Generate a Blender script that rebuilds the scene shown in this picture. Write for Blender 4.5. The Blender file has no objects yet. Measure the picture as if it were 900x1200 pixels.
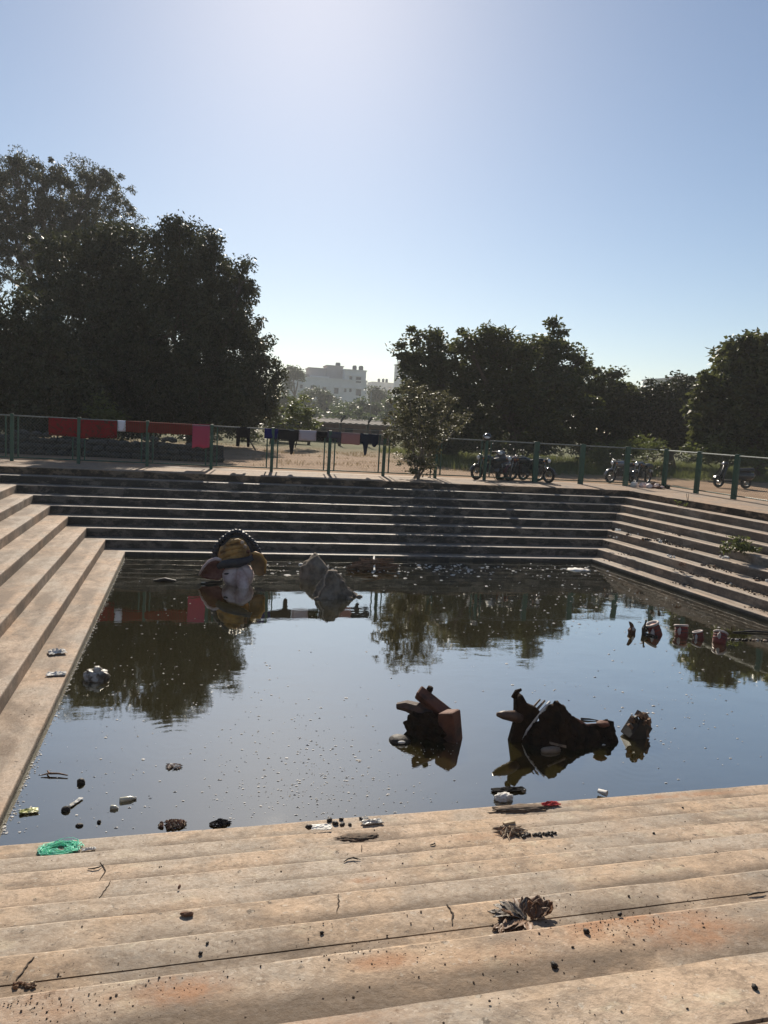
import bpy, math, random
import numpy as np
from mathutils import Vector, Matrix, noise

SC = bpy.context.scene
COL = SC.collection
rnd = random.Random(7)
nrs = np.random.RandomState(11)
PI = math.pi

# ------------------------------------------------------------------ camera, sky, sun, exposure
FPX, PITCH, YAW, ROLL = 897.07, -6.6034, 13.3537, 3.2531
FB, RISE = 0.09, 0.18435
CAMZ = 3.1133
_pi, _ya, _ro = (math.radians(a) for a in (PITCH, YAW, ROLL))
FW = np.array([math.sin(_ya)*math.cos(_pi), math.cos(_ya)*math.cos(_pi), math.sin(_pi)])
_rt = np.array([math.cos(_ya), -math.sin(_ya), 0.0]); _up = np.cross(_rt, FW)
RT, UP = _rt*math.cos(_ro)+_up*math.sin(_ro), -_rt*math.sin(_ro)+_up*math.cos(_ro)
cam_d = bpy.data.cameras.new('camera'); cam = bpy.data.objects.new('camera', cam_d); COL.objects.link(cam)
M = Matrix(((RT[0], UP[0], -FW[0], 0), (RT[1], UP[1], -FW[1], 0), (RT[2], UP[2], -FW[2], CAMZ), (0, 0, 0, 1)))
cam.matrix_world = M
cam_d.sensor_fit = 'VERTICAL'; cam_d.sensor_height = 36.0; cam_d.lens = 36.0*FPX/1200.0
cam_d.clip_start = 0.05; cam_d.clip_end = 3000
SC.camera = cam

SUN_EL, SUN_AZ = math.radians(31.4), math.radians(6.2)      # azimuth from +y towards +x
world = bpy.data.worlds.new('World'); SC.world = world; world.use_nodes = True
nt = world.node_tree; nt.nodes.clear()
sky = nt.nodes.new('ShaderNodeTexSky'); sky.sky_type = 'NISHITA'; sky.sun_disc = False
sky.sun_elevation = SUN_EL; sky.sun_rotation = SUN_AZ
sky.air_density = 1.0; sky.dust_density = 0.45; sky.ozone_density = 1.3; sky.altitude = 500
bg = nt.nodes.new('ShaderNodeBackground'); bg.inputs[1].default_value = 0.067
wo = nt.nodes.new('ShaderNodeOutputWorld')
nt.links.new(sky.outputs[0], bg.inputs[0]); nt.links.new(bg.outputs[0], wo.inputs[0])
sun_d = bpy.data.lights.new('sun', 'SUN'); sun_d.energy = 5.0; sun_d.angle = math.radians(0.53); sun_d.color = (1.0, 0.9, 0.76)
sun = bpy.data.objects.new('sun', sun_d); COL.objects.link(sun)
sdir = Vector((math.sin(SUN_AZ)*math.cos(SUN_EL), math.cos(SUN_AZ)*math.cos(SUN_EL), math.sin(SUN_EL)))
sun.rotation_euler = sdir.to_track_quat('Z', 'Y').to_euler(); sun.location = sdir*50
SC.view_settings.view_transform = 'Standard'; SC.view_settings.look = 'None'
SC.view_settings.exposure = 0.52; SC.view_settings.gamma = 1.0; SC.view_settings.use_curve_mapping = False
SC.cycles.max_bounces = 8; SC.cycles.transparent_max_bounces = 12; SC.cycles.volume_bounces = 0
SC.cycles.caustics_reflective = False; SC.cycles.caustics_refractive = False

# ------------------------------------------------------------------ helpers
def ray(x, y): return FW*FPX + RT*(x-450) + UP*(600-y)
def on_z(x, y, z):
    d = ray(x, y); p = d*((z-CAMZ)/d[2]); return Vector((p[0], p[1], z))
def at_y(x, y, Y):
    d = ray(x, y); p = d*(Y/d[1]); return Vector((p[0], Y, CAMZ+p[2]))
def depth(p): return float(np.dot(np.array([p[0], p[1], p[2]-CAMZ]), FW))
def Z(k): return FB+(k-1)*RISE
BANK = Z(9)

def tag(o, label=None, cat=None, group=None, kind=None):
    if label: o['label'] = label
    if cat: o['category'] = cat
    if group: o['group'] = group
    if kind: o['kind'] = kind
    return o
def thing(name, label, cat, loc=(0, 0, 0), rz=0.0, group=None, kind=None):
    o = bpy.data.objects.new(name, None); COL.objects.link(o)
    o.location = loc; o.rotation_euler = (0, 0, rz); o.empty_display_size = .2
    return tag(o, label, cat, group, kind)
def mesh_np(name, v, f, smooth=False):
    me = bpy.data.meshes.new(name); v = np.asarray(v, np.float32); f = np.asarray(f, np.int32)
    n, m, k = len(v), len(f), f.shape[1]
    me.vertices.add(n); me.vertices.foreach_set('co', v.ravel())
    me.loops.add(m*k); me.loops.foreach_set('vertex_index', f.ravel())
    me.polygons.add(m); me.polygons.foreach_set('loop_start', np.arange(0, m*k, k, dtype=np.int32))
    try: me.polygons.foreach_set('loop_total', np.full(m, k, np.int32))
    except Exception: pass
    if smooth: me.polygons.foreach_set('use_smooth', np.ones(m, bool))
    me.update(calc_edges=True); me.validate()
    return me
def link(name, me, mat, parent=None):
    o = bpy.data.objects.new(name, me); COL.objects.link(o)
    if mat and not me.materials: me.materials.append(mat)
    if parent: o.parent = parent
    return o

class MB:
    def __init__(s): s.v = []; s.f = []
    def add(s, vs, fs):
        b = len(s.v); s.v += [Vector(p) for p in vs]; s.f += [tuple(i+b for i in q) for q in fs]; return s
    def box(s, c, size, rot=(0, 0, 0), taper=1.0, jit=0.0):
        from mathutils import Euler
        R = Euler(rot).to_matrix(); hx, hy, hz = (a/2 for a in size); vs = []
        for z in (-1, 1):
            t = taper if z > 0 else 1.0
            for x, y in ((-1, -1), (1, -1), (1, 1), (-1, 1)):
                p = Vector((x*hx*t, y*hy*t, z*hz))
                if jit: p += Vector((rnd.uniform(-jit, jit), rnd.uniform(-jit, jit), rnd.uniform(-jit, jit)))
                vs.append(R @ p + Vector(c))
        return s.add(vs, [(3, 2, 1, 0), (4, 5, 6, 7), (0, 1, 5, 4), (1, 2, 6, 5), (2, 3, 7, 6), (3, 0, 4, 7)])
    def tube(s, pts, r, n=6, cap=True):
        pts = [Vector(p) for p in pts]; rs = r if isinstance(r, (list, tuple)) else [r]*len(pts)
        vs, fs = [], []
        for i, p in enumerate(pts):
            d = (pts[min(i+1, len(pts)-1)]-pts[max(i-1, 0)])
            d = d.normalized() if d.length > 1e-9 else Vector((0, 0, 1))
            a = d.orthogonal().normalized() if abs(d.z) > .95 else d.cross(Vector((0, 0, 1))).normalized()
            b = d.cross(a)
            for j in range(n):
                t = 2*PI*j/n; vs.append(p+(a*math.cos(t)+b*math.sin(t))*rs[i])
        for i in range(len(pts)-1):
            for j in range(n):
                q = (j+1) % n; fs.append((i*n+j, i*n+q, (i+1)*n+q, (i+1)*n+j))
        if cap:
            fs.append(tuple(range(n-1, -1, -1))); fs.append(tuple(range((len(pts)-1)*n, len(pts)*n)))
        return s.add(vs, fs)
    def lathe(s, prof, n=20, mat=None, closed=True):
        vs, fs = [], []
        for r, z in prof:
            for j in range(n):
                t = 2*PI*j/n; p = Vector((r*math.cos(t), r*math.sin(t), z)); vs.append(mat @ p if mat else p)
        for i in range(len(prof)-1):
            for j in range(n):
                q = (j+1) % n; fs.append((i*n+j, i*n+q, (i+1)*n+q, (i+1)*n+j))
        if closed:
            fs.append(tuple(range(n-1, -1, -1))); fs.append(tuple(range((len(prof)-1)*n, len(prof)*n)))
        return s.add(vs, fs)
    def torus(s, R, r, c=(0, 0, 0), mat=None, n=24, m=8, sy=1.0):
        vs, fs = [], []
        for i in range(n):
            a = 2*PI*i/n
            for j in range(m):
                b = 2*PI*j/m; p = Vector(((R+r*math.cos(b))*math.cos(a), r*sy*math.sin(b), (R+r*math.cos(b))*math.sin(a)))
                vs.append((mat @ p if mat else p)+Vector(c))
        for i in range(n):
            for j in range(m):
                fs.append((i*m+j, i*m+(j+1) % m, ((i+1) % n)*m+(j+1) % m, ((i+1) % n)*m+j))
        return s.add(vs, fs)
    def blob(s, c, rad, sub=2, amp=0.0, freq=2.0, seed=0, bumps=(), rot=None, flat=None):
        vs, fs = ico(sub); out = []
        for p in vs:
            d = Vector(p); k = 1.0
            for bd, a, w in bumps:
                ang = d.angle(Vector(bd)); k += a*math.exp(-(ang/w)**2)
            if amp: k += amp*noise.noise(d*freq+Vector((seed*3.1, seed*1.7, seed)))+amp*.5*noise.noise(d*freq*2.3+Vector((seed, 9, 2)))
            q = Vector((d.x*rad[0]*k, d.y*rad[1]*k, d.z*rad[2]*k))
            if flat is not None and q.z < flat: q.z = flat+(q.z-flat)*.1
            if rot: q = rot @ q
            out.append(q+Vector(c))
        return s.add(out, fs)
    def prism(s, poly, y0, y1, mat=None):
        n = len(poly); vs = [Vector((x, y0, z)) for x, z in poly]+[Vector((x, y1, z)) for x, z in poly]
        if mat: vs = [mat @ v for v in vs]
        fs = [tuple(range(n)), tuple(range(2*n-1, n-1, -1))]+[(i, i+n, (i+1) % n+n, (i+1) % n) for i in range(n)]
        return s.add(vs, fs)
    def grid(s, fn, nu, nv):
        vs = [fn(i/nu, j/nv) for i in range(nu+1) for j in range(nv+1)]
        fs = [(i*(nv+1)+j, (i+1)*(nv+1)+j, (i+1)*(nv+1)+j+1, i*(nv+1)+j+1) for i in range(nu) for j in range(nv)]
        return s.add(vs, fs)
    def mesh(s, name, smooth=False):
        me = bpy.data.meshes.new(name); me.from_pydata([tuple(p) for p in s.v], [], s.f); me.update()
        if smooth: me.polygons.foreach_set('use_smooth', np.ones(len(me.polygons), bool))
        return me
    def build(s, name, mat, parent=None, smooth=False, bevel=0.0):
        o = link(name, s.mesh(name, smooth), mat, parent)
        if bevel:
            b = o.modifiers.new('bevel', 'BEVEL'); b.width = bevel; b.segments = 2; b.limit_method = 'ANGLE'
        return o
_ico = {}
def ico(sub):
    if sub in _ico: return _ico[sub]
    import bmesh
    bm = bmesh.new(); bmesh.ops.create_icosphere(bm, subdivisions=sub, radius=1.0)
    r = ([tuple(v.co) for v in bm.verts], [tuple(v.index for v in f.verts) for f in bm.faces]); bm.free()
    _ico[sub] = r; return r
def solid(o, t):
    m = o.modifiers.new('thickness', 'SOLIDIFY'); m.thickness = t; m.offset = 0; return o
def dup(root, loc, rz, label, group=None):
    r = root.copy(); COL.objects.link(r); r.location = loc; r.rotation_euler = (0, 0, rz); r['label'] = label
    if group: r['group'] = group
    for ch in list(root.children):
        c = ch.copy(); COL.objects.link(c); c.parent = r
        for g in list(ch.children):
            d = g.copy(); COL.objects.link(d); d.parent = c
    return r

# ------------------------------------------------------------------ materials
class NT:
    def __init__(s, name):
        s.m = bpy.data.materials.new(name); s.m.use_nodes = True; s.t = s.m.node_tree; s.t.nodes.clear()
        s.out = s.n('ShaderNodeOutputMaterial')
    def n(s, t, **kw):
        x = s.t.nodes.new(t)
        for k, v in kw.items(): setattr(x, k, v)
        return x
    def l(s, a, b): s.t.links.new(a, b)
    def val(s, sock, v):
        if hasattr(v, 'links') or hasattr(v, 'is_linked'): s.l(v, sock)
        elif isinstance(v, tuple) and len(v) == 3 and sock.type == 'RGBA': sock.default_value = (*v, 1)
        else: sock.default_value = v
    def coord(s, scale=(1, 1, 1), obj=True):
        c = s.n('ShaderNodeTexCoord'); m = s.n('ShaderNodeMapping'); m.inputs['Scale'].default_value = scale
        s.l(c.outputs['Object'], m.inputs['Vector']); return m.outputs[0]
    def noise(s, vec, scale, detail=6, rough=.6, dist=0.0):
        x = s.n('ShaderNodeTexNoise'); s.l(vec, x.inputs['Vector']); x.inputs['Scale'].default_value = scale
        x.inputs['Detail'].default_value = detail; x.inputs['Roughness'].default_value = rough; x.inputs['Distortion'].default_value = dist
        return x.outputs[0]
    def ramp(s, fac, a, b, ca=0.0, cb=1.0):
        x = s.n('ShaderNodeMapRange'); x.interpolation_type = 'SMOOTHSTEP'; s.l(fac, x.inputs[0])
        for i, v in enumerate((a, b, ca, cb)): x.inputs[i+1].default_value = v
        return x.outputs[0]
    def mix(s, fac, a, b, bt='MIX'):
        x = s.n('ShaderNodeMix', data_type='RGBA', blend_type=bt)
        s.val(x.inputs[0], fac); s.val(x.inputs[6], a); s.val(x.inputs[7], b); return x.outputs[2]
    def math(s, op, a, b=0.0):
        x = s.n('ShaderNodeMath', operation=op); s.val(x.inputs[0], a); s.val(x.inputs[1], b); return x.outputs[0]
    def bump(s, h, strength, dist=.01, prev=None):
        x = s.n('ShaderNodeBump'); x.inputs['Strength'].default_value = strength; x.inputs['Distance'].default_value = dist
        s.l(h, x.inputs['Height'])
        if prev: s.l(prev, x.inputs['Normal'])
        return x.outputs[0]
    def principled(s, col, rough=.8, normal=None, metal=0.0, spec=.3):
        p = s.n('ShaderNodeBsdfPrincipled'); s.val(p.inputs['Base Color'], col); s.val(p.inputs['Roughness'], rough)
        p.inputs['Metallic'].default_value = metal; p.inputs['Specular IOR Level'].default_value = spec
        if normal: s.l(normal, p.inputs['Normal'])
        return p.outputs[0]
    def done(s, sh): s.l(sh, s.out.inputs[0]); return s.m

def mat_simple(name, col, col2=None, rough=.7, scale=8, metal=0.0, bump=.2, spec=.3, lo=.35, hi=.7):
    t = NT(name); v = t.coord(); n1 = t.noise(v, scale)
    c2 = col2 if col2 else tuple(a*.6 for a in col)
    c = t.mix(t.ramp(n1, lo, hi), col, c2)
    n2 = t.noise(v, scale*6, 4)
    return t.done(t.principled(c, rough, t.bump(n2, bump, .01), metal, spec))

def mat_concrete(name, stretch, base, dark, warm, mildew=0.0, dust=(), grime=.6, ra=.72, sp=.25):
    t = NT(name); v = t.coord(); vs = t.coord(stretch)
    big = t.noise(v, .55, 5, .6); mid = t.noise(vs, 2.2, 6, .65, .4); fine = t.noise(v, 45, 5, .7); streak = t.noise(vs, 9.0, 4, .6)
    c = t.mix(t.ramp(big, .38, .62), base, warm)
    c = t.mix(t.ramp(mid, .48, .72), c, dark)
    c = t.mix(t.math('MULTIPLY', t.ramp(streak, .5, .72), .45), c, tuple(a*.62 for a in dark))
    c = t.mix(t.math('MULTIPLY', t.ramp(t.noise(t.coord(tuple(1+(a-1)*.5 for a in stretch)), 1.1, 4, .6), .42, .6), .55), c, tuple(sum(base)/3*b for b in (.86, .82, .72)))
    c = t.mix(t.math('MULTIPLY', t.ramp(t.noise(vs, 6.5, 8, .78, .6), .47, .66), .6), c, tuple(a*.8 for a in dark))
    c = t.mix(t.math('MULTIPLY', t.ramp(t.noise(v, 13, 8, .8), .5, .66), .65), c, tuple(a*.7 for a in dark))
    c = t.mix(t.math('MULTIPLY', t.ramp(t.noise(vs, 4.1, 7, .7, .3), .56, .68), .5), c, tuple(min(.62, a*1.28) for a in base))
    c = t.mix(t.math('MULTIPLY', t.ramp(fine, .35, .75), .55), c, tuple(a*.55 for a in base))
    spots = t.noise(v, 19, 3, .5)
    c = t.mix(t.math('MULTIPLY', t.ramp(spots, .66, .72), .7), c, (.05, .04, .03))
    c = t.mix(t.math('MULTIPLY', t.ramp(t.noise(v, 60, 2, .5), .68, .74), .75), c, (.07, .05, .035))
    c = t.mix(t.math('MULTIPLY', t.ramp(t.noise(v, 38, 3, .6), .6, .7), .6), c, (.58, .5, .4))
    if dust:
        tc = t.n('ShaderNodeTexCoord'); tot = None
        for (x, y, rx, ry, w) in dust:
            mp = t.n('ShaderNodeMapping'); mp.inputs['Scale'].default_value = (1/rx, 1/ry, 0); mp.inputs['Location'].default_value = (-x/rx, -y/ry, 0)
            t.l(tc.outputs['Object'], mp.inputs[0])
            ln = t.n('ShaderNodeVectorMath', operation='LENGTH'); t.l(mp.outputs[0], ln.inputs[0])
            q = t.math('MULTIPLY', t.ramp(ln.outputs['Value'], 1.0, .25), w)
            tot = q if tot is None else t.math('MAXIMUM', tot, q)
        brk = t.ramp(t.noise(v, 7, 8, .75), .3, .62)
        c = t.mix(t.math('MULTIPLY', tot, brk), c, (.37, .2, .11))
    at = t.n('ShaderNodeAttribute'); at.attribute_name = 'grime'
    gk = t.math('MULTIPLY', at.outputs['Fac'], t.ramp(t.noise(vs, 1.5, 7, .7, .5), .34, .62))
    c = t.mix(t.math('MULTIPLY', gk, grime), c, tuple(a*.6 for a in dark))
    pz = t.n('ShaderNodeSeparateXYZ'); t.l(v, pz.inputs[0]); wet = t.ramp(t.math('ADD', pz.outputs['Z'], t.math('MULTIPLY', mid, .05)), .085, .045)
    c = t.mix(t.math('MULTIPLY', wet, .85), c, (.04, .032, .02))
    # mildew on vertical faces
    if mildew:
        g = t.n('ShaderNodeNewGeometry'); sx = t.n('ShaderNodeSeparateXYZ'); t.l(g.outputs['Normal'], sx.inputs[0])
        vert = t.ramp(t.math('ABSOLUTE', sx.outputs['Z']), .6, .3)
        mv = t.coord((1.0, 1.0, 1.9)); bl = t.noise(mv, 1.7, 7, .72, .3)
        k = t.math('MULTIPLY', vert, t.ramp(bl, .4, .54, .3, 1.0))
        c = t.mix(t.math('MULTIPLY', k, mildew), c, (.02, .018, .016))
    nb = t.bump(t.noise(v, 55, 6, .75), .6, .008); nb = t.bump(mid, .35, .02, nb)
    return t.done(t.principled(c, t.ramp(fine, .3, .7, ra, .95), nb, 0, sp))

def mat_leaf(name, c1, c2, tr=.35, rough=.5, trc=None):
    t = NT(name); v = t.coord(); n1 = t.noise(v, 1.3, 4); n2 = t.noise(v, 14, 2)
    c = t.mix(t.ramp(n1, .35, .65), c1, c2); c = t.mix(t.math('MULTIPLY', t.ramp(n2, .4, .7), .5), c, tuple(a*.5 for a in c1))
    p = t.principled(c, rough, None, 0, .25); tl = t.n('ShaderNodeBsdfTranslucent')
    t.l(t.mix(.6, c, trc if trc else tuple(a*1.6 for a in c2)), tl.inputs[0])
    m = t.n('ShaderNodeMixShader'); m.inputs[0].default_value = tr; t.l(p, m.inputs[1]); t.l(tl.outputs[0], m.inputs[2])
    return t.done(m.outputs[0])

def mat_cloth(name, col, pat=None, kind=None, scale=8.0, tr=.25):
    t = NT(name); v = t.coord(); c = col
    if kind == 'stripe':
        w = t.n('ShaderNodeTexWave'); w.bands_direction = 'X'; w.inputs['Scale'].default_value = scale; t.l(v, w.inputs[0]); c = t.mix(t.ramp(w.outputs[1], .5, .7), col, pat)
    elif kind == 'floral':
        w = t.noise(v, scale, 3, .6, 1.5); c = t.mix(t.ramp(w, .5, .6), col, pat)
    wv = t.noise(v, 160, 2)
    p = t.principled(c, .9, t.bump(wv, .3, .003), 0, .1); tl = t.n('ShaderNodeBsdfTranslucent'); t.val(tl.inputs[0], c)
    m = t.n('ShaderNodeMixShader'); m.inputs[0].default_value = tr; t.l(p, m.inputs[1]); t.l(tl.outputs[0], m.inputs[2])
    return t.done(m.outputs[0])

def mat_water():
    t = NT('murky_water'); v = t.coord()
    n1 = t.noise(t.coord((1, 1.6, 1)), 1.1, 2, .5); n2 = t.noise(t.coord((1, 1.8, 1)), 5.5, 3, .55); n3 = t.noise(v, 22, 2, .5)
    patch = t.ramp(t.noise(v, .35, 3), .38, .62, .25, 1.0)
    h = t.math('ADD', t.math('MULTIPLY', n1, .9), t.math('MULTIPLY', n2, .16)); h = t.math('ADD', h, t.math('MULTIPLY', n3, .022))
    h = t.math('MULTIPLY', h, patch); h = t.math('ADD', h, t.math('MULTIPLY', t.noise(v, 75, 2, .5), .006))
    tc = t.n('ShaderNodeTexCoord')
    for (x, y, R, sc, amp) in RINGS:
        mp = t.n('ShaderNodeMapping'); mp.inputs['Location'].default_value = (-x, -y, 0); t.l(tc.outputs['Object'], mp.inputs[0])
        ln = t.n('ShaderNodeVectorMath', operation='LENGTH'); t.l(mp.outputs[0], ln.inputs[0])
        s = t.math('SINE', t.math('MULTIPLY', ln.outputs['Value'], sc))
        msk = t.ramp(ln.outputs['Value'], R, R*.2)
        h = t.math('ADD', h, t.math('MULTIPLY', t.math('MULTIPLY', s, msk), t.math('MULTIPLY', n2, amp*1.6)))
    mp = t.n('ShaderNodeMapping'); mp.inputs['Location'].default_value = (-BREEZE[0], -BREEZE[1], 0); t.l(tc.outputs['Object'], mp.inputs[0])
    ln = t.n('ShaderNodeVectorMath', operation='LENGTH'); t.l(mp.outputs[0], ln.inputs[0])
    h = t.math('ADD', h, t.math('MULTIPLY', t.math('MULTIPLY', t.noise(v, 42, 2, .5), t.ramp(ln.outputs['Value'], 2.0, .3)), .075))
    nb = t.bump(h, 1.0, .0042)
    gl = t.n('ShaderNodeBsdfGlossy'); gl.inputs['Color'].default_value = (1, .99, .92, 1); gl.inputs['Roughness'].default_value = .012; t.l(nb, gl.inputs['Normal'])
    df = t.n('ShaderNodeBsdfDiffuse'); t.val(df.inputs[0], t.mix(t.noise(v, .5, 3), (.034, .03, .009), (.046, .039, .013)))
    tp = t.n('ShaderNodeBsdfTransparent'); tp.inputs[0].default_value = (.55, .42, .2, 1)
    m1 = t.n('ShaderNodeMixShader'); m1.inputs[0].default_value = .6; t.l(tp.outputs[0], m1.inputs[1]); t.l(df.outputs[0], m1.inputs[2])
    fr = t.n('ShaderNodeLayerWeight'); fr.inputs[0].default_value = .5; t.l(nb, fr.inputs['Normal'])
    m2 = t.n('ShaderNodeMixShader'); t.l(t.math('ADD', t.math('MULTIPLY', t.math('POWER', fr.outputs['Facing'], 1.6), 1.1), .03), m2.inputs[0]); t.l(m1.outputs[0], m2.inputs[1]); t.l(gl.outputs[0], m2.inputs[2])
    return t.done(m2.outputs[0])

def xy(px, py, z=0.0): return on_z(px, py, z)
DUST = []
for (px, py, k, rx, ry, w) in ((740, 1085, 8, .5, .12, 1.0), (820, 1095, 8, .35, .13, .9), (450, 1127, 8, .16, .06, .9), (215, 1160, 8, .2, .1, .9),
                               (60, 1180, 8, .3, .12, .5), (600, 1120, 8, .35, .1, .35), (800, 932, 1, .9, .06, .8), (560, 980, 3, .3, .06, .45), (430, 1031, 5, .12, .04, .8), (640, 945, 1, .35, .06, .4), (340, 1190, 9, .5, .2, .4)):
    p = xy(px, py, Z(k)); DUST.append((p.x, p.y, rx, ry, w))
RINGS = []; BREEZE = xy(360, 915)
for (px, py, R, sc, a) in ((205, 870, .9, 55, .025), (745, 895, .8, 60, .035), (490, 872, .7, 60, .02)):
    p = xy(px, py); RINGS.append((p.x, p.y, R, sc, a))

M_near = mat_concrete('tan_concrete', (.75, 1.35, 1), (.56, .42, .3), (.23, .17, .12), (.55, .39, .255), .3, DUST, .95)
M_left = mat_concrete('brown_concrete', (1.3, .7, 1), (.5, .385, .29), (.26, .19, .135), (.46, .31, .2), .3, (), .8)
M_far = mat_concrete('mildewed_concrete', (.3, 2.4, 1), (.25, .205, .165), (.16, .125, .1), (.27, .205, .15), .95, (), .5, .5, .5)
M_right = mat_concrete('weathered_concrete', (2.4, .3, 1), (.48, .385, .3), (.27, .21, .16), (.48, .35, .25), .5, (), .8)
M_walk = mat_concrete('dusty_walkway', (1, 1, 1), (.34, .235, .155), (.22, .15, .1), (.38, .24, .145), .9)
M_water = mat_water()
M_mud = mat_simple('pond_mud', (.06, .045, .025), (.03, .025, .015), .9, 3)
M_green = mat_simple('green_paint', (.012, .07, .045), (.008, .045, .03), .45, 14, 0, .1, .45)
M_rail = mat_simple('galvanised_steel', (.33, .34, .34), (.2, .2, .2), .4, 20, .6, .05)
M_toprail = mat_simple('weathered_grey_rail', (.2, .22, .21), (.12, .14, .13), .75, 20, 0, .1, .2)
M_mesh = mat_simple('dull_mesh_wire', (.16, .19, .18), (.1, .13, .12), .5, 20, .3, .05)
M_black = mat_simple('black_plastic', (.02, .02, .022), (.03, .03, .03), .45, 10, 0, .1)
M_rubber = mat_simple('tyre_rubber', (.018, .018, .018), (.03, .028, .025), .85, 15)
M_chrome = mat_simple('dusty_chrome', (.3, .3, .3), (.16, .16, .16), .4, 10, 1.0, .02)
M_glass = mat_simple('lamp_glass', (.75, .78, .8), (.6, .62, .65), .15, 10, 0, .02, .6)
M_charred = mat_simple('waterlogged_plaster', (.035, .02, .011), (.012, .008, .006), .9, 7, 0, .9, .08)
M_rust = mat_simple('red_brown_plaster', (.15, .06, .035), (.055, .028, .02), .75, 6, 0, .6)
M_grey = mat_simple('grey_plaster', (.27, .215, .16), (.09, .07, .05), .9, 5, 0, .6)
M_greyedge = mat_simple('bare_plaster_edge', (.5, .38, .28), (.3, .22, .16), .9, 12)
M_bark = mat_simple('bark', (.1, .075, .055), (.055, .042, .032), .9, 6, 0, .8)
M_palebark = mat_simple('pale_bark', (.22, .19, .16), (.12, .1, .085), .9, 6, 0, .6)
M_white = mat_simple('grubby_white', (.72, .7, .66), (.5, .46, .4), .75, 14, 0, .3)
M_paper = mat_simple('white_paper', (.8, .78, .72), (.68, .64, .56), .8, 9, 0, .2)
M_stick = mat_simple('dead_wood', (.24, .14, .08), (.1, .065, .045), .85, 12)
M_darkwood = mat_simple('wet_dark_wood', (.03, .022, .016), (.015, .012, .01), .6, 12, 0, .5)
M_crack = mat_simple('crack_dirt', (.07, .05, .035), (.045, .035, .028), .95, 20)

# ------------------------------------------------------------------ the tank: stepped sides as mitred blocks
YN = {0: 5.87, 1: 5.43, 2: 4.94, 3: 4.46, 4: 4.0, 5: 3.565, 6: 3.145, 7: 2.71, 8: 2.275, 9: 1.81, 10: -3.2}
def off(side, q):
    if side == 'near':
        if q < 0: return 5.87-.44*q
        a = int(math.floor(q)); a = min(a, 9); return YN[a]+(YN[a+1]-YN[a])*(q-a)
    st = {'far': .4136, 'left': .4398, 'right': .3838}[side]; b = {'far': 16.9017, 'left': -1.6022, 'right': 9.3376}[side]; w10 = {'far': 2.3, 'left': 3.0, 'right': 2.9}[side]
    sg = -1 if side == 'left' else 1
    return b+sg*(st*(min(q, 9)-1)+(w10*(q-9) if q > 9 else 0))
SL = {'near': .03, 'far': 0.0, 'left': -.01905, 'right': -.07985}
def corner(a, b, q):
    """a in near/far (y = n + s x), b in left/right (x = l + m (y - 16.9))"""
    n, s, l, m = off(a, q), SL[a], off(b, q), SL[b]
    y = (n+s*(l-16.9*m))/(1-s*m); return Vector((l+m*(y-16.9), y, 0))
ENDS = {'near': (('near', 'left'), ('near', 'right')), 'far': (('far', 'left'), ('far', 'right')),
        'left': (('near', 'left'), ('far', 'left')), 'right': (('near', 'right'), ('far', 'right'))}
def block(side, k, parent, mat, joint=None, name='step', nst=None):
    zt, zb = Z(k), Z(k-1)-.06
    prof = [(k, zb), (k, zt-.05), (k, zt-.014), (k+.012, zt-.004), (k+.035, zt)]
    back = k+1.1 if k < 9 else 10.0
    if joint: 
        w = .009 if k < 9 else .0014
        prof += [(k+joint-w, zt-.001), (k+joint-w*.3, zt-.016), (k+joint+w*.3, zt-.016), (k+joint+w, zt-.001)]
    if not joint and k < 9: prof += [(k+.24, zt+.001), (k+.4, zt+.001)]
    prof += [(k+.55 if k < 9 else 9.3, zt+.002), (back, zt), (back, zb)]
    gr = [0 if (q < k+.3 or k == 9) else 1 for q, z in prof]; gr[0] = gr[1] = .8; gr[2] = .3
    (a, b), (c, d) = ENDS[side]
    L = (corner(c, d, k)-corner(a, b, k)).length; nst = nst or max(2, int(L/.16))
    vs, fs, n = [], [], len(prof)
    for i in range(nst+1):
        u = i/nst
        for j, (q, z) in enumerate(prof):
            p = corner(a, b, q).lerp(corner(c, d, q), u); p.z = z
            if 0 < j < n-2:
                e = noise.noise(Vector((p.x*1.3+k*7, p.y*1.3, k*3)))*.5+noise.noise(Vector((p.x*6+k*7, p.y*6, k)))*.35+.35*noise.noise(Vector((p.x*21, p.y*21, k)))
                amp = .0045 if j in (2, 3, 4) else .003
                p.z += amp*(e-.15 if j in (2, 3, 4) else e)
                ch = max(0, noise.noise(Vector((p.x*3.3+k*5, p.y*3.3+9, k*2.0)))-.42)*.12
                if j in (2, 3): p.z -= ch*.5
                if 0 < i < nst and j in (1, 2, 3): 
                    g = e*.005-ch*.4
                    if side in ('near',): p.y -= -g
                    elif side == 'far': p.y -= g
                    elif side == 'left': p.x += g
                    else: p.x -= g
            vs.append(p)
    for i in range(nst):
        for j in range(n):
            q = (j+1) % n; fs.append((i*n+j, i*n+q, (i+1)*n+q, (i+1)*n+j))
    fs.append(tuple(range(n-1, -1, -1))); fs.append(tuple(range(nst*n, nst*n+n)))
    if side in ('right', 'near'): fs = [tuple(reversed(f)) for f in fs]
    if side in ('near',): fs = [tuple(reversed(f)) for f in fs]
    if side == 'far': fs = [tuple(reversed(f)) for f in fs]
    o = MB().add(vs, fs).build(name, mat, parent)
    o.data.attributes.new('grime', 'FLOAT', 'POINT').data.foreach_set('value', np.tile(np.array(gr, np.float32), nst+1))
    return o
STEPS = {}
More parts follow.
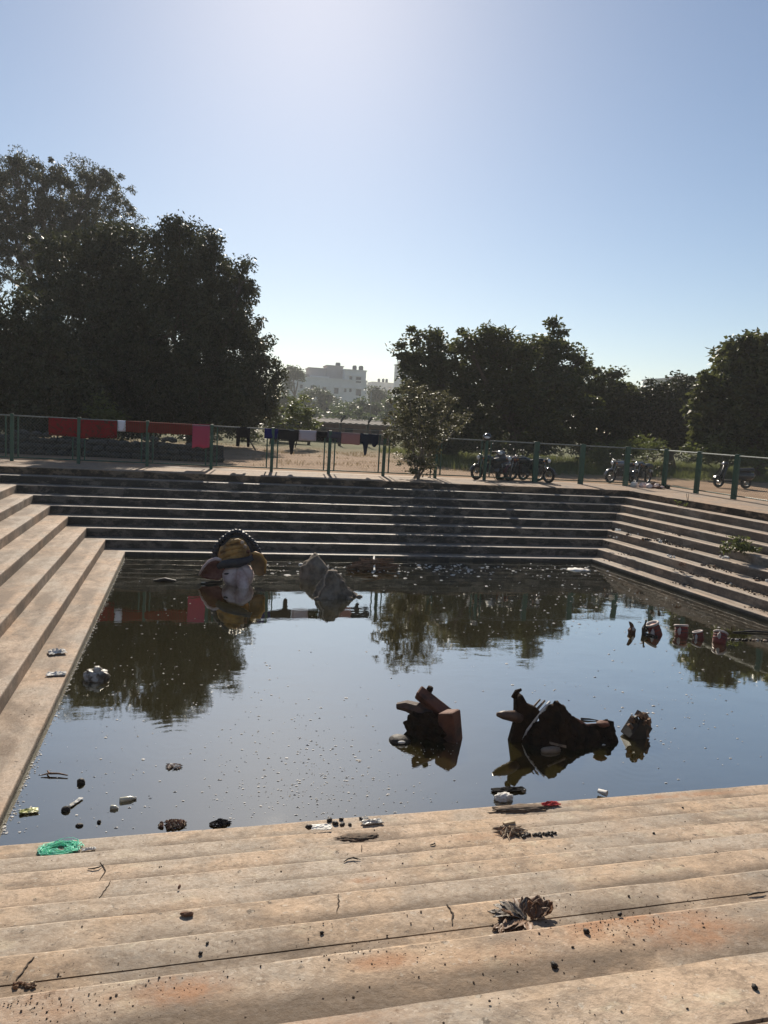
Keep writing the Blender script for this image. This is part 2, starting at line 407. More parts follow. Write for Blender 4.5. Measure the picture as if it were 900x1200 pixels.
for side, mat in (('near', M_near), ('far', M_far), ('left', M_left), ('right', M_right)):
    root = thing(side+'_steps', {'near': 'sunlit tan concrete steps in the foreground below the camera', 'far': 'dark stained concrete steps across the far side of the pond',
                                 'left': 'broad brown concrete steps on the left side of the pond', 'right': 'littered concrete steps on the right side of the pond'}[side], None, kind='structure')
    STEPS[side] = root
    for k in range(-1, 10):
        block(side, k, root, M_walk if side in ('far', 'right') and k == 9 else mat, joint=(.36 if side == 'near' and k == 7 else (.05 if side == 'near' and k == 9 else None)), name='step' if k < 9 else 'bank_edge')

# pond floor, water
c = [corner(a, b, -.4) for a, b in (('near', 'left'), ('near', 'right'), ('far', 'right'), ('far', 'left'))]
mb = MB(); mb.add([(p.x, p.y, -.42) for p in c], [(0, 1, 2, 3)]); tag(mb.build('pond_floor', M_mud), kind='structure')
c = [corner(a, b, 1.05) for a, b in (('near', 'left'), ('near', 'right'), ('far', 'right'), ('far', 'left'))]
mb = MB(); mb.grid(lambda u, v: c[0].lerp(c[1], u).lerp(c[3].lerp(c[2], u), v), 40, 40)
tag(mb.build('pond_water', M_water, smooth=True), kind='structure')

# cracks on the near steps
def crack(pts, k, w=.0035):
    P = [on_z(x, y, Z(k)+.004) for x, y in pts]; Q = []
    for a, b in zip(P[:-1], P[1:]):
        for i in range(4):
            p = a.lerp(b, i/4); p.x += rnd.uniform(-.004, .004); Q.append(p)
    Q.append(P[-1]); mb = MB()
    vs, fs = [], []
    for i, p in enumerate(Q):
        ww = w*(.35+.65*math.sin(PI*(i+.5)/len(Q)))*rnd.uniform(.7, 1.2); vs += [p+Vector((-ww, 0, 0)), p+Vector((ww, 0, 0)), p+Vector((ww, 0, -.008)), p+Vector((-ww, 0, -.008))]
    for i in range(len(Q)-1):
        for j in range(4): fs.append((i*4+j, i*4+(j+1) % 4, i*4+4+(j+1) % 4, i*4+4+j))
    mb.add(vs, fs).build('crack', M_crack, STEPS['near'])
crack([(524, 1059), (531, 1070), (530, 1083)], 7); crack([(396, 1047), (397, 1058), (395, 1070)], 6, .0025)
crack([(118, 1010), (124, 1020), (117, 1031)], 3, .003); crack([(130, 1032), (124, 1042), (116, 1052)], 4, .003)
crack([(40, 1121), (28, 1135), (19, 1148)], 7); crack([(839, 997), (848, 1004), (856, 1013)], 5, .003); crack([(424, 990), (424, 998)], 3, .003)

# ------------------------------------------------------------------ ground
def mat_ground():
    t = NT('dirt_ground'); v = t.coord(); big = t.noise(v, .22, 5); mid = t.noise(v, 1.6, 7, .65); fine = t.noise(v, 16, 5, .7)
    c = t.mix(t.ramp(mid, .35, .65), (.34, .235, .155), (.24, .155, .095)); c = t.mix(t.math('MULTIPLY', t.ramp(fine, .45, .7), .6), c, (.17, .12, .07))
    sx = t.n('ShaderNodeSeparateXYZ'); t.l(v, sx.inputs[0])
    gx = t.ramp(sx.outputs[0], 6, 13); gy = t.ramp(sx.outputs[1], 25.5, 28.5)
    g = t.math('MULTIPLY', t.math('MULTIPLY', gx, gy), t.ramp(mid, .3, .55)); far = t.math('MULTIPLY', t.ramp(sx.outputs[1], 32, 46), .8)
    c = t.mix(t.math('MAXIMUM', g, far), c, (.085, .1, .035))
    return t.done(t.principled(c, .95, t.bump(fine, .6, .03), 0, .1))
M_ground = mat_ground()
def axis(lo, hi, inner, n):
    return sorted(set([-430, -250, -150, -90]+[round(a, 3) for a in np.linspace(lo, hi, n)]+inner+[150, 250, 430]))
cn = corner('near', 'left', 9.9), corner('far', 'right', 9.9)
hx0, hx1, hy0, hy1 = cn[0].x+1.2, 14.9, -1.5, cn[1].y-1.0
xs = axis(-60, 90, [hx0, hx1], 151); ys = sorted(set([-430, -200, -60, -20]+[round(a, 3) for a in np.linspace(-3, 120, 124)]+[hy0, hy1, 180, 260, 430]))
X, Y = np.meshgrid(xs, ys, indexing='ij'); zz = np.full(X.shape, BANK-.022)
for i in range(len(xs)):
    for j in range(len(ys)):
        if ys[j] > 24.2: zz[i, j] += .12*noise.noise(Vector((xs[i]*.35, ys[j]*.35, 0)))*min(1, (ys[j]-24.2)/3)
V = np.stack([X.ravel(), Y.ravel(), zz.ravel()], 1); ny = len(ys); F = []
for i in range(len(xs)-1):
    for j in range(ny-1):
        cx, cy = (xs[i]+xs[i+1])/2, (ys[j]+ys[j+1])/2
        if hx0 < cx < hx1 and hy0 < cy < hy1: continue
        F.append((i*ny+j, (i+1)*ny+j, (i+1)*ny+j+1, i*ny+j+1))
tag(link('ground', mesh_np('ground', V, F, True), M_ground), kind='structure')

# ------------------------------------------------------------------ foliage
def leaves_mesh(name, centres, crad, per, size, droop=0.0, flat=.75, rs=nrs, updir=.3):
    C = np.repeat(np.asarray(centres, float), per, 0); R = np.repeat(np.asarray(crad, float), per); n = len(C)
    d = rs.normal(size=(n, 3)); d /= np.linalg.norm(d, axis=1)[:, None]; rr = R*rs.uniform(0, 1, n)**.5
    P = C+d*rr[:, None]*np.array([1, 1, flat])
    if droop: P[:, 2] -= droop*rs.uniform(0, 1, n)**2
    ax = rs.normal(size=(n, 3)); ax[:, 2] = ax[:, 2]*.5-(.9 if droop else .15); ax /= np.linalg.norm(ax, axis=1)[:, None]
    nm = rs.normal(size=(n, 3)); nm[:, 2] += updir; sd = np.cross(ax, nm); sd /= np.linalg.norm(sd, axis=1)[:, None]+1e-9
    L = size[0]*rs.uniform(.6, 1.3, n)[:, None]; W = size[1]*rs.uniform(.7, 1.25, n)[:, None]; up = np.cross(sd, ax)
    v = np.stack([P, P+ax*L*.5+sd*W*.5+up*W*.15, P+ax*L, P+ax*L*.5-sd*W*.5+up*W*.15], 1).reshape(-1, 3)
    return mesh_np(name, v, np.arange(n*4).reshape(-1, 4))
def lobe_pts(lobes, n, shell=.55):
    vol = np.array([l[1]*l[2]*l[3] for l in lobes])**.75; vol /= vol.sum(); out = []
    for (c, rx, ry, rz), w in zip(lobes, vol):
        m = max(3, int(n*w)); d = nrs.normal(size=(m, 3)); d /= np.linalg.norm(d, axis=1)[:, None]
        r = nrs.uniform(0, 1, m)**(1/3.)*(1-shell)+shell*nrs.uniform(.75, 1.08, m)
        e = nrs.uniform(0, 1, m) < .24; r[e] = nrs.uniform(1.0, 1.32, e.sum()); out.append(np.array(c)+d*r[:, None]*np.array([rx, ry, rz]))
    return np.concatenate(out)
M_lf = {
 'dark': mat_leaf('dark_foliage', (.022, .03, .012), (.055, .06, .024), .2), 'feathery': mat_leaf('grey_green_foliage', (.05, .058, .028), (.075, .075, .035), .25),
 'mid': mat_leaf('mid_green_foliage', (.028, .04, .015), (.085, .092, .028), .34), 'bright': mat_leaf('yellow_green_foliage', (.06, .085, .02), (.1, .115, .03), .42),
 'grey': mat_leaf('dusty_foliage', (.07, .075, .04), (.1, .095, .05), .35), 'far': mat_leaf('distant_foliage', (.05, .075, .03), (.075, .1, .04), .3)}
def plant(name, label, cat, Y, basepx, lobes_px, ncl, per, leaf, mat, crad=(.3, .6), trunk=.16, droop=0.0, group=None, bark=None, shell=.5, limbs=26, base=None, stems=1, ryk=.85, trunkname='trunk', flat=.75):
    b = base if base is not None else Vector((at_y(basepx, 530, Y).x, Y, BANK-.06))
    root = thing(name, label, cat, b, 0, group); lobes = []
    for l in lobes_px:
        px, py, rx, ry = l[:4]; yy = Y+(l[4] if len(l) > 4 else rnd.uniform(-.8, .8)); c = at_y(px, py, yy); s = depth(c)/FPX
        lobes.append((tuple(c-b), rx*s, rx*s*ryk, ry*s))
    pts = lobe_pts(lobes, ncl, shell); pts = pts[pts[:, 2] > (.15 if trunk > .05 else .02)]
    cr = nrs.uniform(crad[0], crad[1], len(pts))*np.where(nrs.uniform(0, 1, len(pts)) < .3, .5, 1)
    link('crown' if trunk > .05 else 'foliage', leaves_mesh(name, pts, cr, per, leaf, droop, flat), M_lf[mat] if isinstance(mat, str) else mat, root)
    tb = MB(); zmin = min(l[0][2]-l[3] for l in lobes)
    for s in range(stems):
        a = Vector((rnd.uniform(-.2, .2)*(s > 0), rnd.uniform(-.2, .2)*(s > 0), 0)); mid = sum((Vector(l[0]) for l in lobes), Vector())/len(lobes)
        fork = Vector((mid.x*.35+rnd.uniform(-.2, .2), mid.y*.3, max(.35, zmin*.7+mid.z*.2)))
        tb.tube([a, a.lerp(fork, .5)+Vector((rnd.uniform(-.1, .1)*trunk*6, 0, 0)), fork], [trunk*1.25, trunk, trunk*.8], 7)
        for i, l in enumerate(lobes):
            if stems > 1 and i % stems != s: continue
            e = Vector(l[0]); m = fork.lerp(e, .5)+Vector((rnd.uniform(-.3, .3), rnd.uniform(-.3, .3), rnd.uniform(-.1, .4)))*min(1, trunk*6)
            tb.tube([fork, m, e], [trunk*.7, trunk*.5, trunk*.3], 6)
            idx = nrs.permutation(len(pts)); cnt = 0
            for q in idx:
                p = Vector(pts[q]); dd = Vector(((p.x-e.x)/l[1], (p.y-e.y)/l[2], (p.z-e.z)/l[3])).length
                if dd < 1.1:
                    k = m.lerp(e, rnd.uniform(.1, 1)); mm = k.lerp(p, .55)+Vector((rnd.uniform(-.15, .15), rnd.uniform(-.15, .15), rnd.uniform(0, .2)))*min(1, trunk*6)
                    tb.tube([k, mm, p], [trunk*.22, trunk*.14, trunk*.06], 4, False); cnt += 1
                if cnt > limbs/len(lobes): break
    tb.build(trunkname, bark or M_bark, root, True)
    return root

BT = 'trees beyond the fence'
plant('tall_tree', 'tallest feathery grey-green tree at far left with sky showing through its limbs', 'tree', 62, 60,
      [(28, 235, 42, 46), (100, 232, 46, 38), (70, 262, 45, 40), (12, 290, 30, 42), (132, 262, 32, 38), (5, 250, 40, 50), (-40, 300, 50, 60), (90, 300, 50, 40), (50, 200, 22, 16), (15, 195, 20, 12), (110, 205, 22, 12)],
      950, 95, (.24, .075), 'feathery', (.3, .75), .26, .15, BT, M_palebark, .35, 150)
plant('dense_tree', 'big dark tree with drooping twigs, right edge of the left clump', 'tree', 37, 225,
      [(205, 312, 42, 55), (240, 330, 42, 52), (268, 365, 30, 45), (200, 390, 68, 70), (258, 415, 55, 60), (292, 440, 30, 38), (308, 445, 14, 26), (235, 460, 75, 45), (278, 470, 38, 30), (170, 440, 55, 50), (208, 275, 18, 24), (245, 292, 14, 20), (282, 335, 14, 30)],
      1150, 110, (.19, .08), 'dark', (.33, .72), .3, .45, BT, None, .5, 60)
plant('dense_tree', 'dark broad tree in the middle of the left clump below the tall one', 'tree', 38, 115,
      [(95, 325, 55, 52), (130, 310, 42, 46), (155, 350, 45, 55), (100, 385, 70, 60), (145, 430, 60, 60), (80, 440, 65, 55), (120, 475, 75, 35)],
      900, 80, (.24, .1), 'dark', (.4, .8), .3, .2, BT, None, .5, 50)
plant('dense_tree', 'dark olive tree low at the left edge, nearest behind the fence', 'tree', 31, 25,
      [(30, 395, 42, 42), (60, 425, 40, 42), (5, 430, 45, 50), (70, 465, 40, 36), (20, 470, 60, 36), (-40, 430, 50, 60)], 560, 75, (.2, .09), 'dark', (.3, .65), .22, .15, BT, None, .5, 40)
plant('leafy_tree', 'dark tree with two tufted tops, left end of the middle clump', 'tree', 37, 512,
      [(484, 412, 16, 20), (512, 405, 18, 14), (497, 440, 26, 26), (520, 450, 28, 34), (500, 480, 34, 30), (535, 490, 32, 32), (515, 512, 40, 18)], 360, 70, (.24, .12), 'mid', (.28, .6), .17, 0, BT, None, .45, 60)
plant('leafy_tree', 'broad middle tree with a lone sprig sticking out of its top', 'tree', 36, 600,
      [(556, 425, 24, 36), (546, 400, 13, 14), (575, 405, 22, 22), (598, 408, 22, 18), (625, 408, 26, 14), (650, 408, 22, 12), (651, 380, 4, 8), (655, 392, 5, 7), (610, 440, 46, 34), (660, 430, 26, 22), (580, 470, 50, 40), (640, 470, 55, 38), (600, 505, 70, 24), (683, 420, 12, 8)],
      720, 70, (.24, .12), 'mid', (.26, .6), .2, 0, BT, None, .5, 90)
plant('leafy_tree', 'low rounded tree at the right end of the middle clump', 'tree', 38, 705,
      [(690, 455, 34, 24), (715, 468, 34, 24), (670, 480, 40, 34), (735, 480, 28, 26), (705, 500, 55, 26), (745, 500, 20, 18)], 520, 75, (.24, .12), 'mid', (.3, .65), .18, 0, BT, None, .5, 50)
plant('leafy_tree', 'dark tree with bare trunk between the middle clump and the right tree', 'tree', 37, 790,
      [(765, 478, 26, 26), (795, 470, 32, 22), (785, 500, 32, 24), (820, 485, 26, 30), (815, 505, 26, 18), (755, 498, 18, 16)], 480, 75, (.22, .11), 'dark', (.3, .6), .2, 0, BT, None, .5, 50)
plant('broadleaf_tree', 'large-leaved tree with yellow-green lit edges at the right side', 'tree', 29.5, 893,
      [(872, 425, 32, 24), (900, 430, 40, 30), (850, 455, 34, 28), (885, 470, 50, 40), (830, 478, 18, 26), (845, 505, 32, 22), (895, 512, 45, 22), (930, 470, 50, 60), (822, 500, 12, 12), (960, 440, 40, 50)],
      700, 60, (.3, .16), 'mid', (.32, .6), .2, 0, BT, None, .55, 60)
M_edge = M_lf['bright']
# lit low growth
BB = 'bushes behind the fence'
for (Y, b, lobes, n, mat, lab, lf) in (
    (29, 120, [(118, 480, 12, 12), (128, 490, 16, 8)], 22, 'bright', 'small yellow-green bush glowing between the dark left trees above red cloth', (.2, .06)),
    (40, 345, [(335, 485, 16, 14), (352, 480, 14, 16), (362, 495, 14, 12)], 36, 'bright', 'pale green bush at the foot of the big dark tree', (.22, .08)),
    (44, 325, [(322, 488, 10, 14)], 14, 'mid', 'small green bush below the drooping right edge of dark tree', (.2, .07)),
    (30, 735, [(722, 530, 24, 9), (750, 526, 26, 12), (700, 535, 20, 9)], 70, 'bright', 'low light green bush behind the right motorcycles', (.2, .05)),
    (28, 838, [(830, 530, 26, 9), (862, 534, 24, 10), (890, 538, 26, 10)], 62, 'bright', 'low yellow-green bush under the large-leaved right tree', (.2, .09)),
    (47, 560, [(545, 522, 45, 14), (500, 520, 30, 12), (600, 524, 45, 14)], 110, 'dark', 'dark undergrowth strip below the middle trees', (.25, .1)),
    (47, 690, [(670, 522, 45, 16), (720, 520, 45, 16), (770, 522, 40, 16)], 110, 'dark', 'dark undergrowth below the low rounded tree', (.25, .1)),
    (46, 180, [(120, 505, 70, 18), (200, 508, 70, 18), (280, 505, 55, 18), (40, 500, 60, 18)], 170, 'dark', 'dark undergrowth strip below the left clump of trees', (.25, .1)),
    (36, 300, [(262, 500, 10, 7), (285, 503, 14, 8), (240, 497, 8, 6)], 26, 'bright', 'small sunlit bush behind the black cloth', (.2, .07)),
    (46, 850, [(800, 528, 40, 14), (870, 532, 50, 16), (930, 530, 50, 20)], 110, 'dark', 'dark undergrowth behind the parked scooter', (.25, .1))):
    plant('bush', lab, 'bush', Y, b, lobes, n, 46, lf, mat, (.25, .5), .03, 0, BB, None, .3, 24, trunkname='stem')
HZ = 'distant hazy trees'
for (Y, b, lobes, n, lab) in (
    (190, 370, [(368, 474, 20, 15), (355, 487, 18, 16), (385, 484, 18, 17), (370, 497, 30, 14), (381, 466, 8, 7)], 380, 'hazy dark grey-green tree standing before the pale building'),
    (150, 425, [(410, 488, 24, 14), (442, 487, 24, 14), (425, 498, 46, 12), (426, 480, 16, 9)], 380, 'hazy light green rounded tree right of the grey hazy one'),
    (210, 447, [(440, 463, 8, 8), (450, 466, 8, 6)], 60, 'small hazy tree before the second pale block'),
    (230, 345, [(343, 437, 10, 6), (336, 452, 6, 12), (350, 440, 7, 5)], 60, 'hazy tall tree at the left end of the pale building'),
    (130, 465, [(465, 480, 14, 14), (470, 498, 20, 12)], 90, 'hazy tree half behind the leafy sapling'),
    (150, 335, [(335, 480, 14, 16), (345, 496, 18, 12)], 80, 'hazy tree behind the pale green bush')):
    plant('distant_tree', lab, 'tree', Y, b, lobes, n, 42, (.75, .4), 'far', (.8, 1.7), .4, 0, HZ, None, .5, 12)
for i, (x0, nm) in enumerate(((-60, 'left'), (60, 'right'))):
    pass
# far wooded skyline that closes the ground off
tl = []
for i in range(150):
    a = -35+i*1.05; tl.append((a+nrs.uniform(-1, 1), 125+nrs.uniform(-6, 6), BANK+nrs.uniform(.5, 3.4)))
tag(link('far_woodland', leaves_mesh('far_woodland', tl, nrs.uniform(1.2, 2.2, len(tl)), 120, (.7, .4)), M_lf['far']), 'hazy strip of distant woodland at ground level behind the trees', 'woodland', kind='stuff')

# sapling at the fence
sb = on_z(490, 561, BANK); 
plant('sapling', 'bushy dusty-leaved sapling growing at the far fence in front of the trees', 'sapling', sb.y, 490,
      [(490, 480, 32, 30, 0), (468, 498, 20, 26, .1), (515, 488, 24, 28, .2), (488, 510, 34, 26, 0), (490, 535, 20, 18, -.1), (478, 545, 16, 12, -.1), (497, 550, 14, 12, 0), (480, 462, 14, 16, 0), (505, 465, 16, 16, .1), (540, 500, 10, 14, .2), (528, 470, 8, 12, 0)],
      250, 34, (.09, .045), 'grey', (.1, .24), .03, 0, None, M_palebark, .3, 120, base=Vector((sb.x, sb.y, BANK)), stems=5, trunkname='stem')
pb = on_z(778, 566, BANK)
plant('fence_plant', 'straggly broad-leaved plant climbing the fence at the right corner', 'plant', pb.y, 778,
      [(776, 548, 7, 10, 0), (772, 535, 6, 8, 0), (780, 540, 5, 10, 0)], 16, 14, (.12, .075), 'grey', (.06, .14), .014, 0, None, None, .3, 20, base=Vector((pb.x, pb.y, BANK)), stems=2, trunkname='stem')
wb = on_z(868, 648, Z(5))
plant('step_weed', 'green leafy weed sprouting on the right steps', 'weed', wb.y, 868, [(864, 638, 14, 8, 0), (878, 643, 10, 6, 0), (856, 645, 9, 4, 0)], 34, 22, (.09, .035), 'bright', (.06, .12), .01, 0, None, None, .3, 20, base=Vector((wb.x, wb.y, Z(5))), stems=3, trunkname='stem')
wb = on_z(806, 593, Z(8)+.02)
plant('step_weed', 'flat small weed near the top of the right steps', 'weed', wb.y, 806, [(806, 590, 9, 2, 0)], 8, 12, (.08, .04), 'bright', (.05, .09), .008, 0, None, None, .3, 8, base=Vector((wb.x, wb.y, Z(8))), stems=2, trunkname='stem')

# grass
def grass(n, x0, x1, y0, y1, h, thr):
    x = nrs.uniform(x0, x1, n*3); y = nrs.uniform(y0, y1, n*3)
    k = np.array([noise.noise(Vector((a*.5, b*.5, 3))) for a, b in zip(x, y)]) > thr; x, y = x[k][:n], y[k][:n]; m = len(x)
    a = nrs.uniform(0, 2*PI, m); w = .012; H = h*nrs.uniform(.4, 1.3, m); l = H*.5
    p = np.stack([x, y, np.full(m, BANK-.05)], 1); sd = np.stack([np.cos(a)*w, np.sin(a)*w, 0*a], 1); tp = np.stack([-np.sin(a)*l, np.cos(a)*l, H+.05], 1)
    v = np.stack([p-sd, p+sd, p+tp+sd*.2, p+tp-sd*.2], 1).reshape(-1, 3); return v, np.arange(m*4).reshape(-1, 4)
v, f = grass(26000, 9, 34, 27.2, 43, .26, -.1)
tag(link('green_grass', mesh_np('green_grass', v, f), mat_leaf('grass_green', (.085, .11, .03), (.13, .14, .045), .4)), 'green grass on the ground behind the right fence', 'grass', kind='stuff')
v, f = grass(3600, -7, 12, 24.5, 42, .07, .1)
tag(link('dry_grass', mesh_np('dry_grass', v, f), mat_leaf('grass_dry', (.2, .15, .07), (.26, .19, .1), .3)), 'sparse dry grass on the orange dirt beyond the far fence', 'grass', kind='stuff')

# ------------------------------------------------------------------ fences
def fence(label, pts, ends, name='fence', thick=0):
    root = thing(name, label, 'fence', (pts[0].x, pts[0].y, BANK)); o = pts[0]
    d = (pts[-1]-pts[0]).normalized(); d.z = 0; n = Vector((-d.y, d.x, 0)); H = 1.2
    ang = math.atan2(d.y, d.x)
    for ip, p in enumerate(pts):
        q = p-o; q.z = 0; big = ip >= len(pts)-thick
        MB().box(q+Vector((0, 0, H/2+.02)), (.16 if big else .085, .085, H+.06), (0, rnd.uniform(-.01, .01), ang)).build('post', M_green, root, bevel=.006)
        for s in (() if big else (-1, 1)):
            MB().box(q+d*(s*.15)+Vector((0, 0, H*.5+.05)), (.035, .035, H-.12), (0, 0, ang)).build('frame_upright', M_green, root)
    L = (pts[-1]-pts[0]).length
    a, b = -d*ends[0], d*(L+ends[1])
    MB().tube([a+Vector((0, 0, H)), b+Vector((0, 0, H))], .02, 8).build('top_rail', M_toprail, root, True)
    MB().tube([a+Vector((0, 0, .1)), b+Vector((0, 0, .1))], .018, 6).build('bottom_rail', M_green, root, True)
    L2 = L+ends[0]+ends[1]; zb, zt = .1, H; h = zt-zb; mb = MB(); s = -h
    while s < L2:
        for dr in (1, -1):
            s0, s1 = max(0, s), min(L2, s+h); z0, z1 = zb+(s0-s), zb+(s1-s)
            if dr < 0: z0, z1 = zb+zt-z0, zb+zt-z1
            mb.tube([a+d*s0+n*(.004*dr)+Vector((0, 0, z0)), a+d*s1+n*(.004*dr)+Vector((0, 0, z1))], .002, 3, False)
        s += .085
    tag(mb.build('chain_link', M_mesh, root), kind='stuff')
    return root
FY = 22.0
fx = [at_y(px, 552, FY).x for px in (14, 92, 172, 247, 318, 385, 449, 510, 568, 627, 681, 734)]
fence('long green chain-link fence along the far bank hung with washing', [Vector((x, FY, 0)) for x in fx], (2.6, 1.05), thick=3)
cx = fx[-1]+1.05
rp = [Vector((cx+.1+.035*(i*1.6), FY-.35-1.6*i, 0)) for i in range(8)]
fence('green chain-link fence with thick posts along the right bank', rp, (.35, 3), thick=8)

# washing on the fence
WG = 'washing hung on the far fence'
def cloth(x0, x1, length, mat, label, cat='cloth', back=.3, taper=1.0, tail=None, yoff=0.0, name='hung_cloth', lift=0.0):
    a, b = at_y(x0, 505, FY).x, at_y(x1, 505, FY).x; w = b-a; H = BANK+1.225+lift; prof = []
    nb, nf = 4, 10
    ph = rnd.uniform(0, 9)
    def fn(u, v):
        t = v*(back+length); k = t-back
        if k < 0: y, z = .035+yoff, k*-1; zz = -z
        else: y, zz = -.035-yoff, -k
        if abs(k) < .04: y = -.035*k/.04; zz = -.04+math.sqrt(max(0, .0016-k*k))*.9
        c = (u-.5); c *= (1+(taper-1)*max(0, k)/max(length, .01)); dz = zz
        y += (.012*math.sin(u*w*16+ph)+.02*noise.noise(Vector((u*w*5, k*3, ph))))*min(1, abs(k)*5)*(1 if k > 0 else -1)
        if k > 0:
            dz -= .05*length*noise.noise(Vector((u*w*4, 7, ph)))*k/length*2
            if tail: dz -= tail(u)*(k/length)
        return Vector((c*w, y, dz))
    o = MB().grid(fn, max(16, int(w*18)), 16).build(name, mat, None, True); solid(o, .006); o.location = ((a+b)/2, FY, H)
    return tag(o, label, cat, WG)
cloth(57, 137, .46, mat_cloth('red_print', (.24, .012, .018), (.1, .028, .022), 'floral', 9), 'bright red printed cloth, first wide cloth from the left', back=.5, tail=lambda u: .12*math.sin(PI*u)-.06)
cloth(137.5, 147, .3, mat_cloth('white_rag', (.75, .77, .85)), 'small white rag between the two red cloths', taper=.35)
cloth(147.5, 225, .3, mat_cloth('maroon_stripe', (.2, .025, .022), (.1, .035, .025), 'stripe', 7), 'dark red striped cloth between the white rag and pink towel', back=.3)
cloth(225.5, 246, .64, mat_cloth('pink_towel', (.42, .07, .13)), 'long plain pink towel, the deepest pink cloth', 'towel', back=.5)
cloth(277, 293, .33, mat_cloth('black_rag', (.012, .012, .016)), 'black cloth alone between two posts with two dangling ends', tail=lambda u: .22 if u < .3 or u > .75 else -.05)
cloth(310, 326, .27, mat_cloth('blue_cloth', (.01, .015, .13)), 'deep blue cloth over the post, left of the charcoal one')
cloth(326, 350, .3, mat_cloth('charcoal_shirt', (.022, .022, .026)), 'charcoal cloth with one long hanging end beside the blue one', tail=lambda u: .42*math.exp(-((u-.68)/.12)**4))
cloth(350.5, 371, .28, mat_cloth('pale_lilac', (.5, .46, .52)), 'pale lilac-grey cloth, lightest of the washing', taper=.75)
cloth(371, 383, .18, mat_cloth('black_cloth', (.01, .01, .014)), 'small black cloth right of the pale lilac one')
cloth(383.5, 400, .2, mat_cloth('slate_cloth', (.1, .1, .13), (.05, .05, .08), 'stripe', 9), 'slate-grey cloth left of the dusty pink one')
cloth(400.5, 422, .34, mat_cloth('dusty_pink', (.42, .22, .21)), 'dusty pink square cloth right of the slate-grey one')
cloth(422.5, 444, .26, mat_cloth('navy_trousers', (.012, .025, .05)), 'navy trousers with a leg dangling, rightmost of the washing', 'trousers', tail=lambda u: .4*math.exp(-((u-.3)/.12)**4)+.12*math.exp(-((u-.78)/.14)**4))

# rubble wall and tarpaulin behind the fence
wl, wr = at_y(-40, 525, 25.6), at_y(262, 530, 25.6)
wall = thing('rubble_wall', 'low dark rubble stone wall behind the hung red cloths', 'wall', (wl.x, 25.6, BANK-.03))
W = wr.x-wl.x
M_stone = mat_simple('rubble_stone', (.085, .08, .07), (.045, .045, .04), .9, 5, 0, .7); M_mortar = mat_simple('dark_mortar', (.05, .05, .045), (.03, .03, .03), .95, 6)
core = MB().grid(lambda u, v: Vector((u*W, .15, v*(.55+.12*noise.noise(Vector((u*9, 1, 1)))))), 40, 4).build('wall_core', M_mortar, wall)
solid(core, .3)
sm = [MB().blob((0, 0, 0), (.17, .1, .095), 2, .35, 1.6, i, flat=None).mesh('stone') for i in range(7)]
for m in sm: m.materials.append(M_stone)
x = 0.1; row = 0
for row in range(4):
    x = .08+.1*(row % 2)
    while x < W-.1:
        if row == 3 and noise.noise(Vector((x*.8, 5, 2))) < .05: x += .3; continue
        o = link('stone', rnd.choice(sm), None, wall); s = rnd.uniform(.75, 1.2); o.scale = (s*rnd.uniform(.8, 1.15), 1, s*.95); o.location = (x, -.02+rnd.uniform(-.03, .03), .1+row*.185+rnd.uniform(-.02, .02)); o.rotation_euler = (0, rnd.uniform(-.3, .3), 0)
        x += .3*s*1.02

# back wire fence with bent posts
bf = thing('wire_fence', 'distant wire fence with bent concrete posts behind the washing', 'fence', (at_y(318, 515, 48).x, 48, BANK-.05))
ox = bf.location.x; M_conc = mat_simple('post_concrete', (.1, .1, .09), (.06, .06, .055), .9, 6)
xs_ = [at_y(p, 515, 48).x-ox for p in (318, 362, 398, 430, 462, 500)]
for x in xs_:
    MB().tube([(x, 0, 0), (x, 0, 1.35), (x+.05, 0, 1.6), (x+.28, -.05, 1.95)], [.1, .09, .08, .07], 6).build('bent_post', M_conc, bf, True)
for z in (.4, .75, 1.1, 1.4): MB().tube([(xs_[0], 0, z), (xs_[-1], 0, z)], .012, 4).build('wire', M_rail, bf)
for z, dx in ((1.68, .1), (1.92, .26)): MB().tube([(xs_[0]+dx, -.04, z), (xs_[-1]+dx, -.04, z)], .014, 4).build('barbed_wire', M_rail, bf)
o = MB().grid(lambda u, v: Vector((xs_[0]+(xs_[1]-xs_[0])*u, .03+.02*math.sin(u*20), .15+v*1.35)), 14, 6).build('green_netting', mat_simple('dark_green_netting', (.02, .035, .02), (.03, .045, .02), .9, 10), bf); solid(o, .02)
# low outbuilding behind
lo = at_y(408, 515, 56)
lb = thing('low_shed', 'low reddish brown shed wall behind the bent-post fence', 'shed', (lo.x, 56, BANK-.05))
M_brick = mat_simple('red_brown_wall', (.2, .12, .09), (.13, .085, .07), .9, 4); M_roofd = mat_simple('rusty_sheet_roof', (.06, .045, .04), (.04, .03, .028), .9, 6)
MB().box((0, 1.5, .7), (6.5, 3, 1.4)).build('wall', M_brick, lb); mb = MB()
mb.grid(lambda u, v: Vector(((u-.5)*6.9, -.2+v*3.4, 1.44+.3*v+.03*math.sin(u*90))), 90, 2); solid(mb.build('roof', M_roofd, lb), .03)
for i in (-2, 0, 2): MB().box((i, -.01, .8), (.6, .06, .6)).build('window', M_black, lb)
# street lamp far
lp = at_y(433, 500, 120)
sl = thing('street_lamp', 'thin grey street lamp in the haze right of the hazy trees', 'street lamp', (lp.x, 120, BANK))
MB().tube([(0, 0, 0), (0, 0, 6.2), (.1, 0, 6.7), (.9, 0, 7.0)], [.09, .07, .06, .05], 6).build('pole', M_rail, sl, True); MB().box((1.1, 0, 7.02), (.7, .28, .14), (0, -.1, 0), .8).build('lamp_head', M_black, sl, bevel=.03)

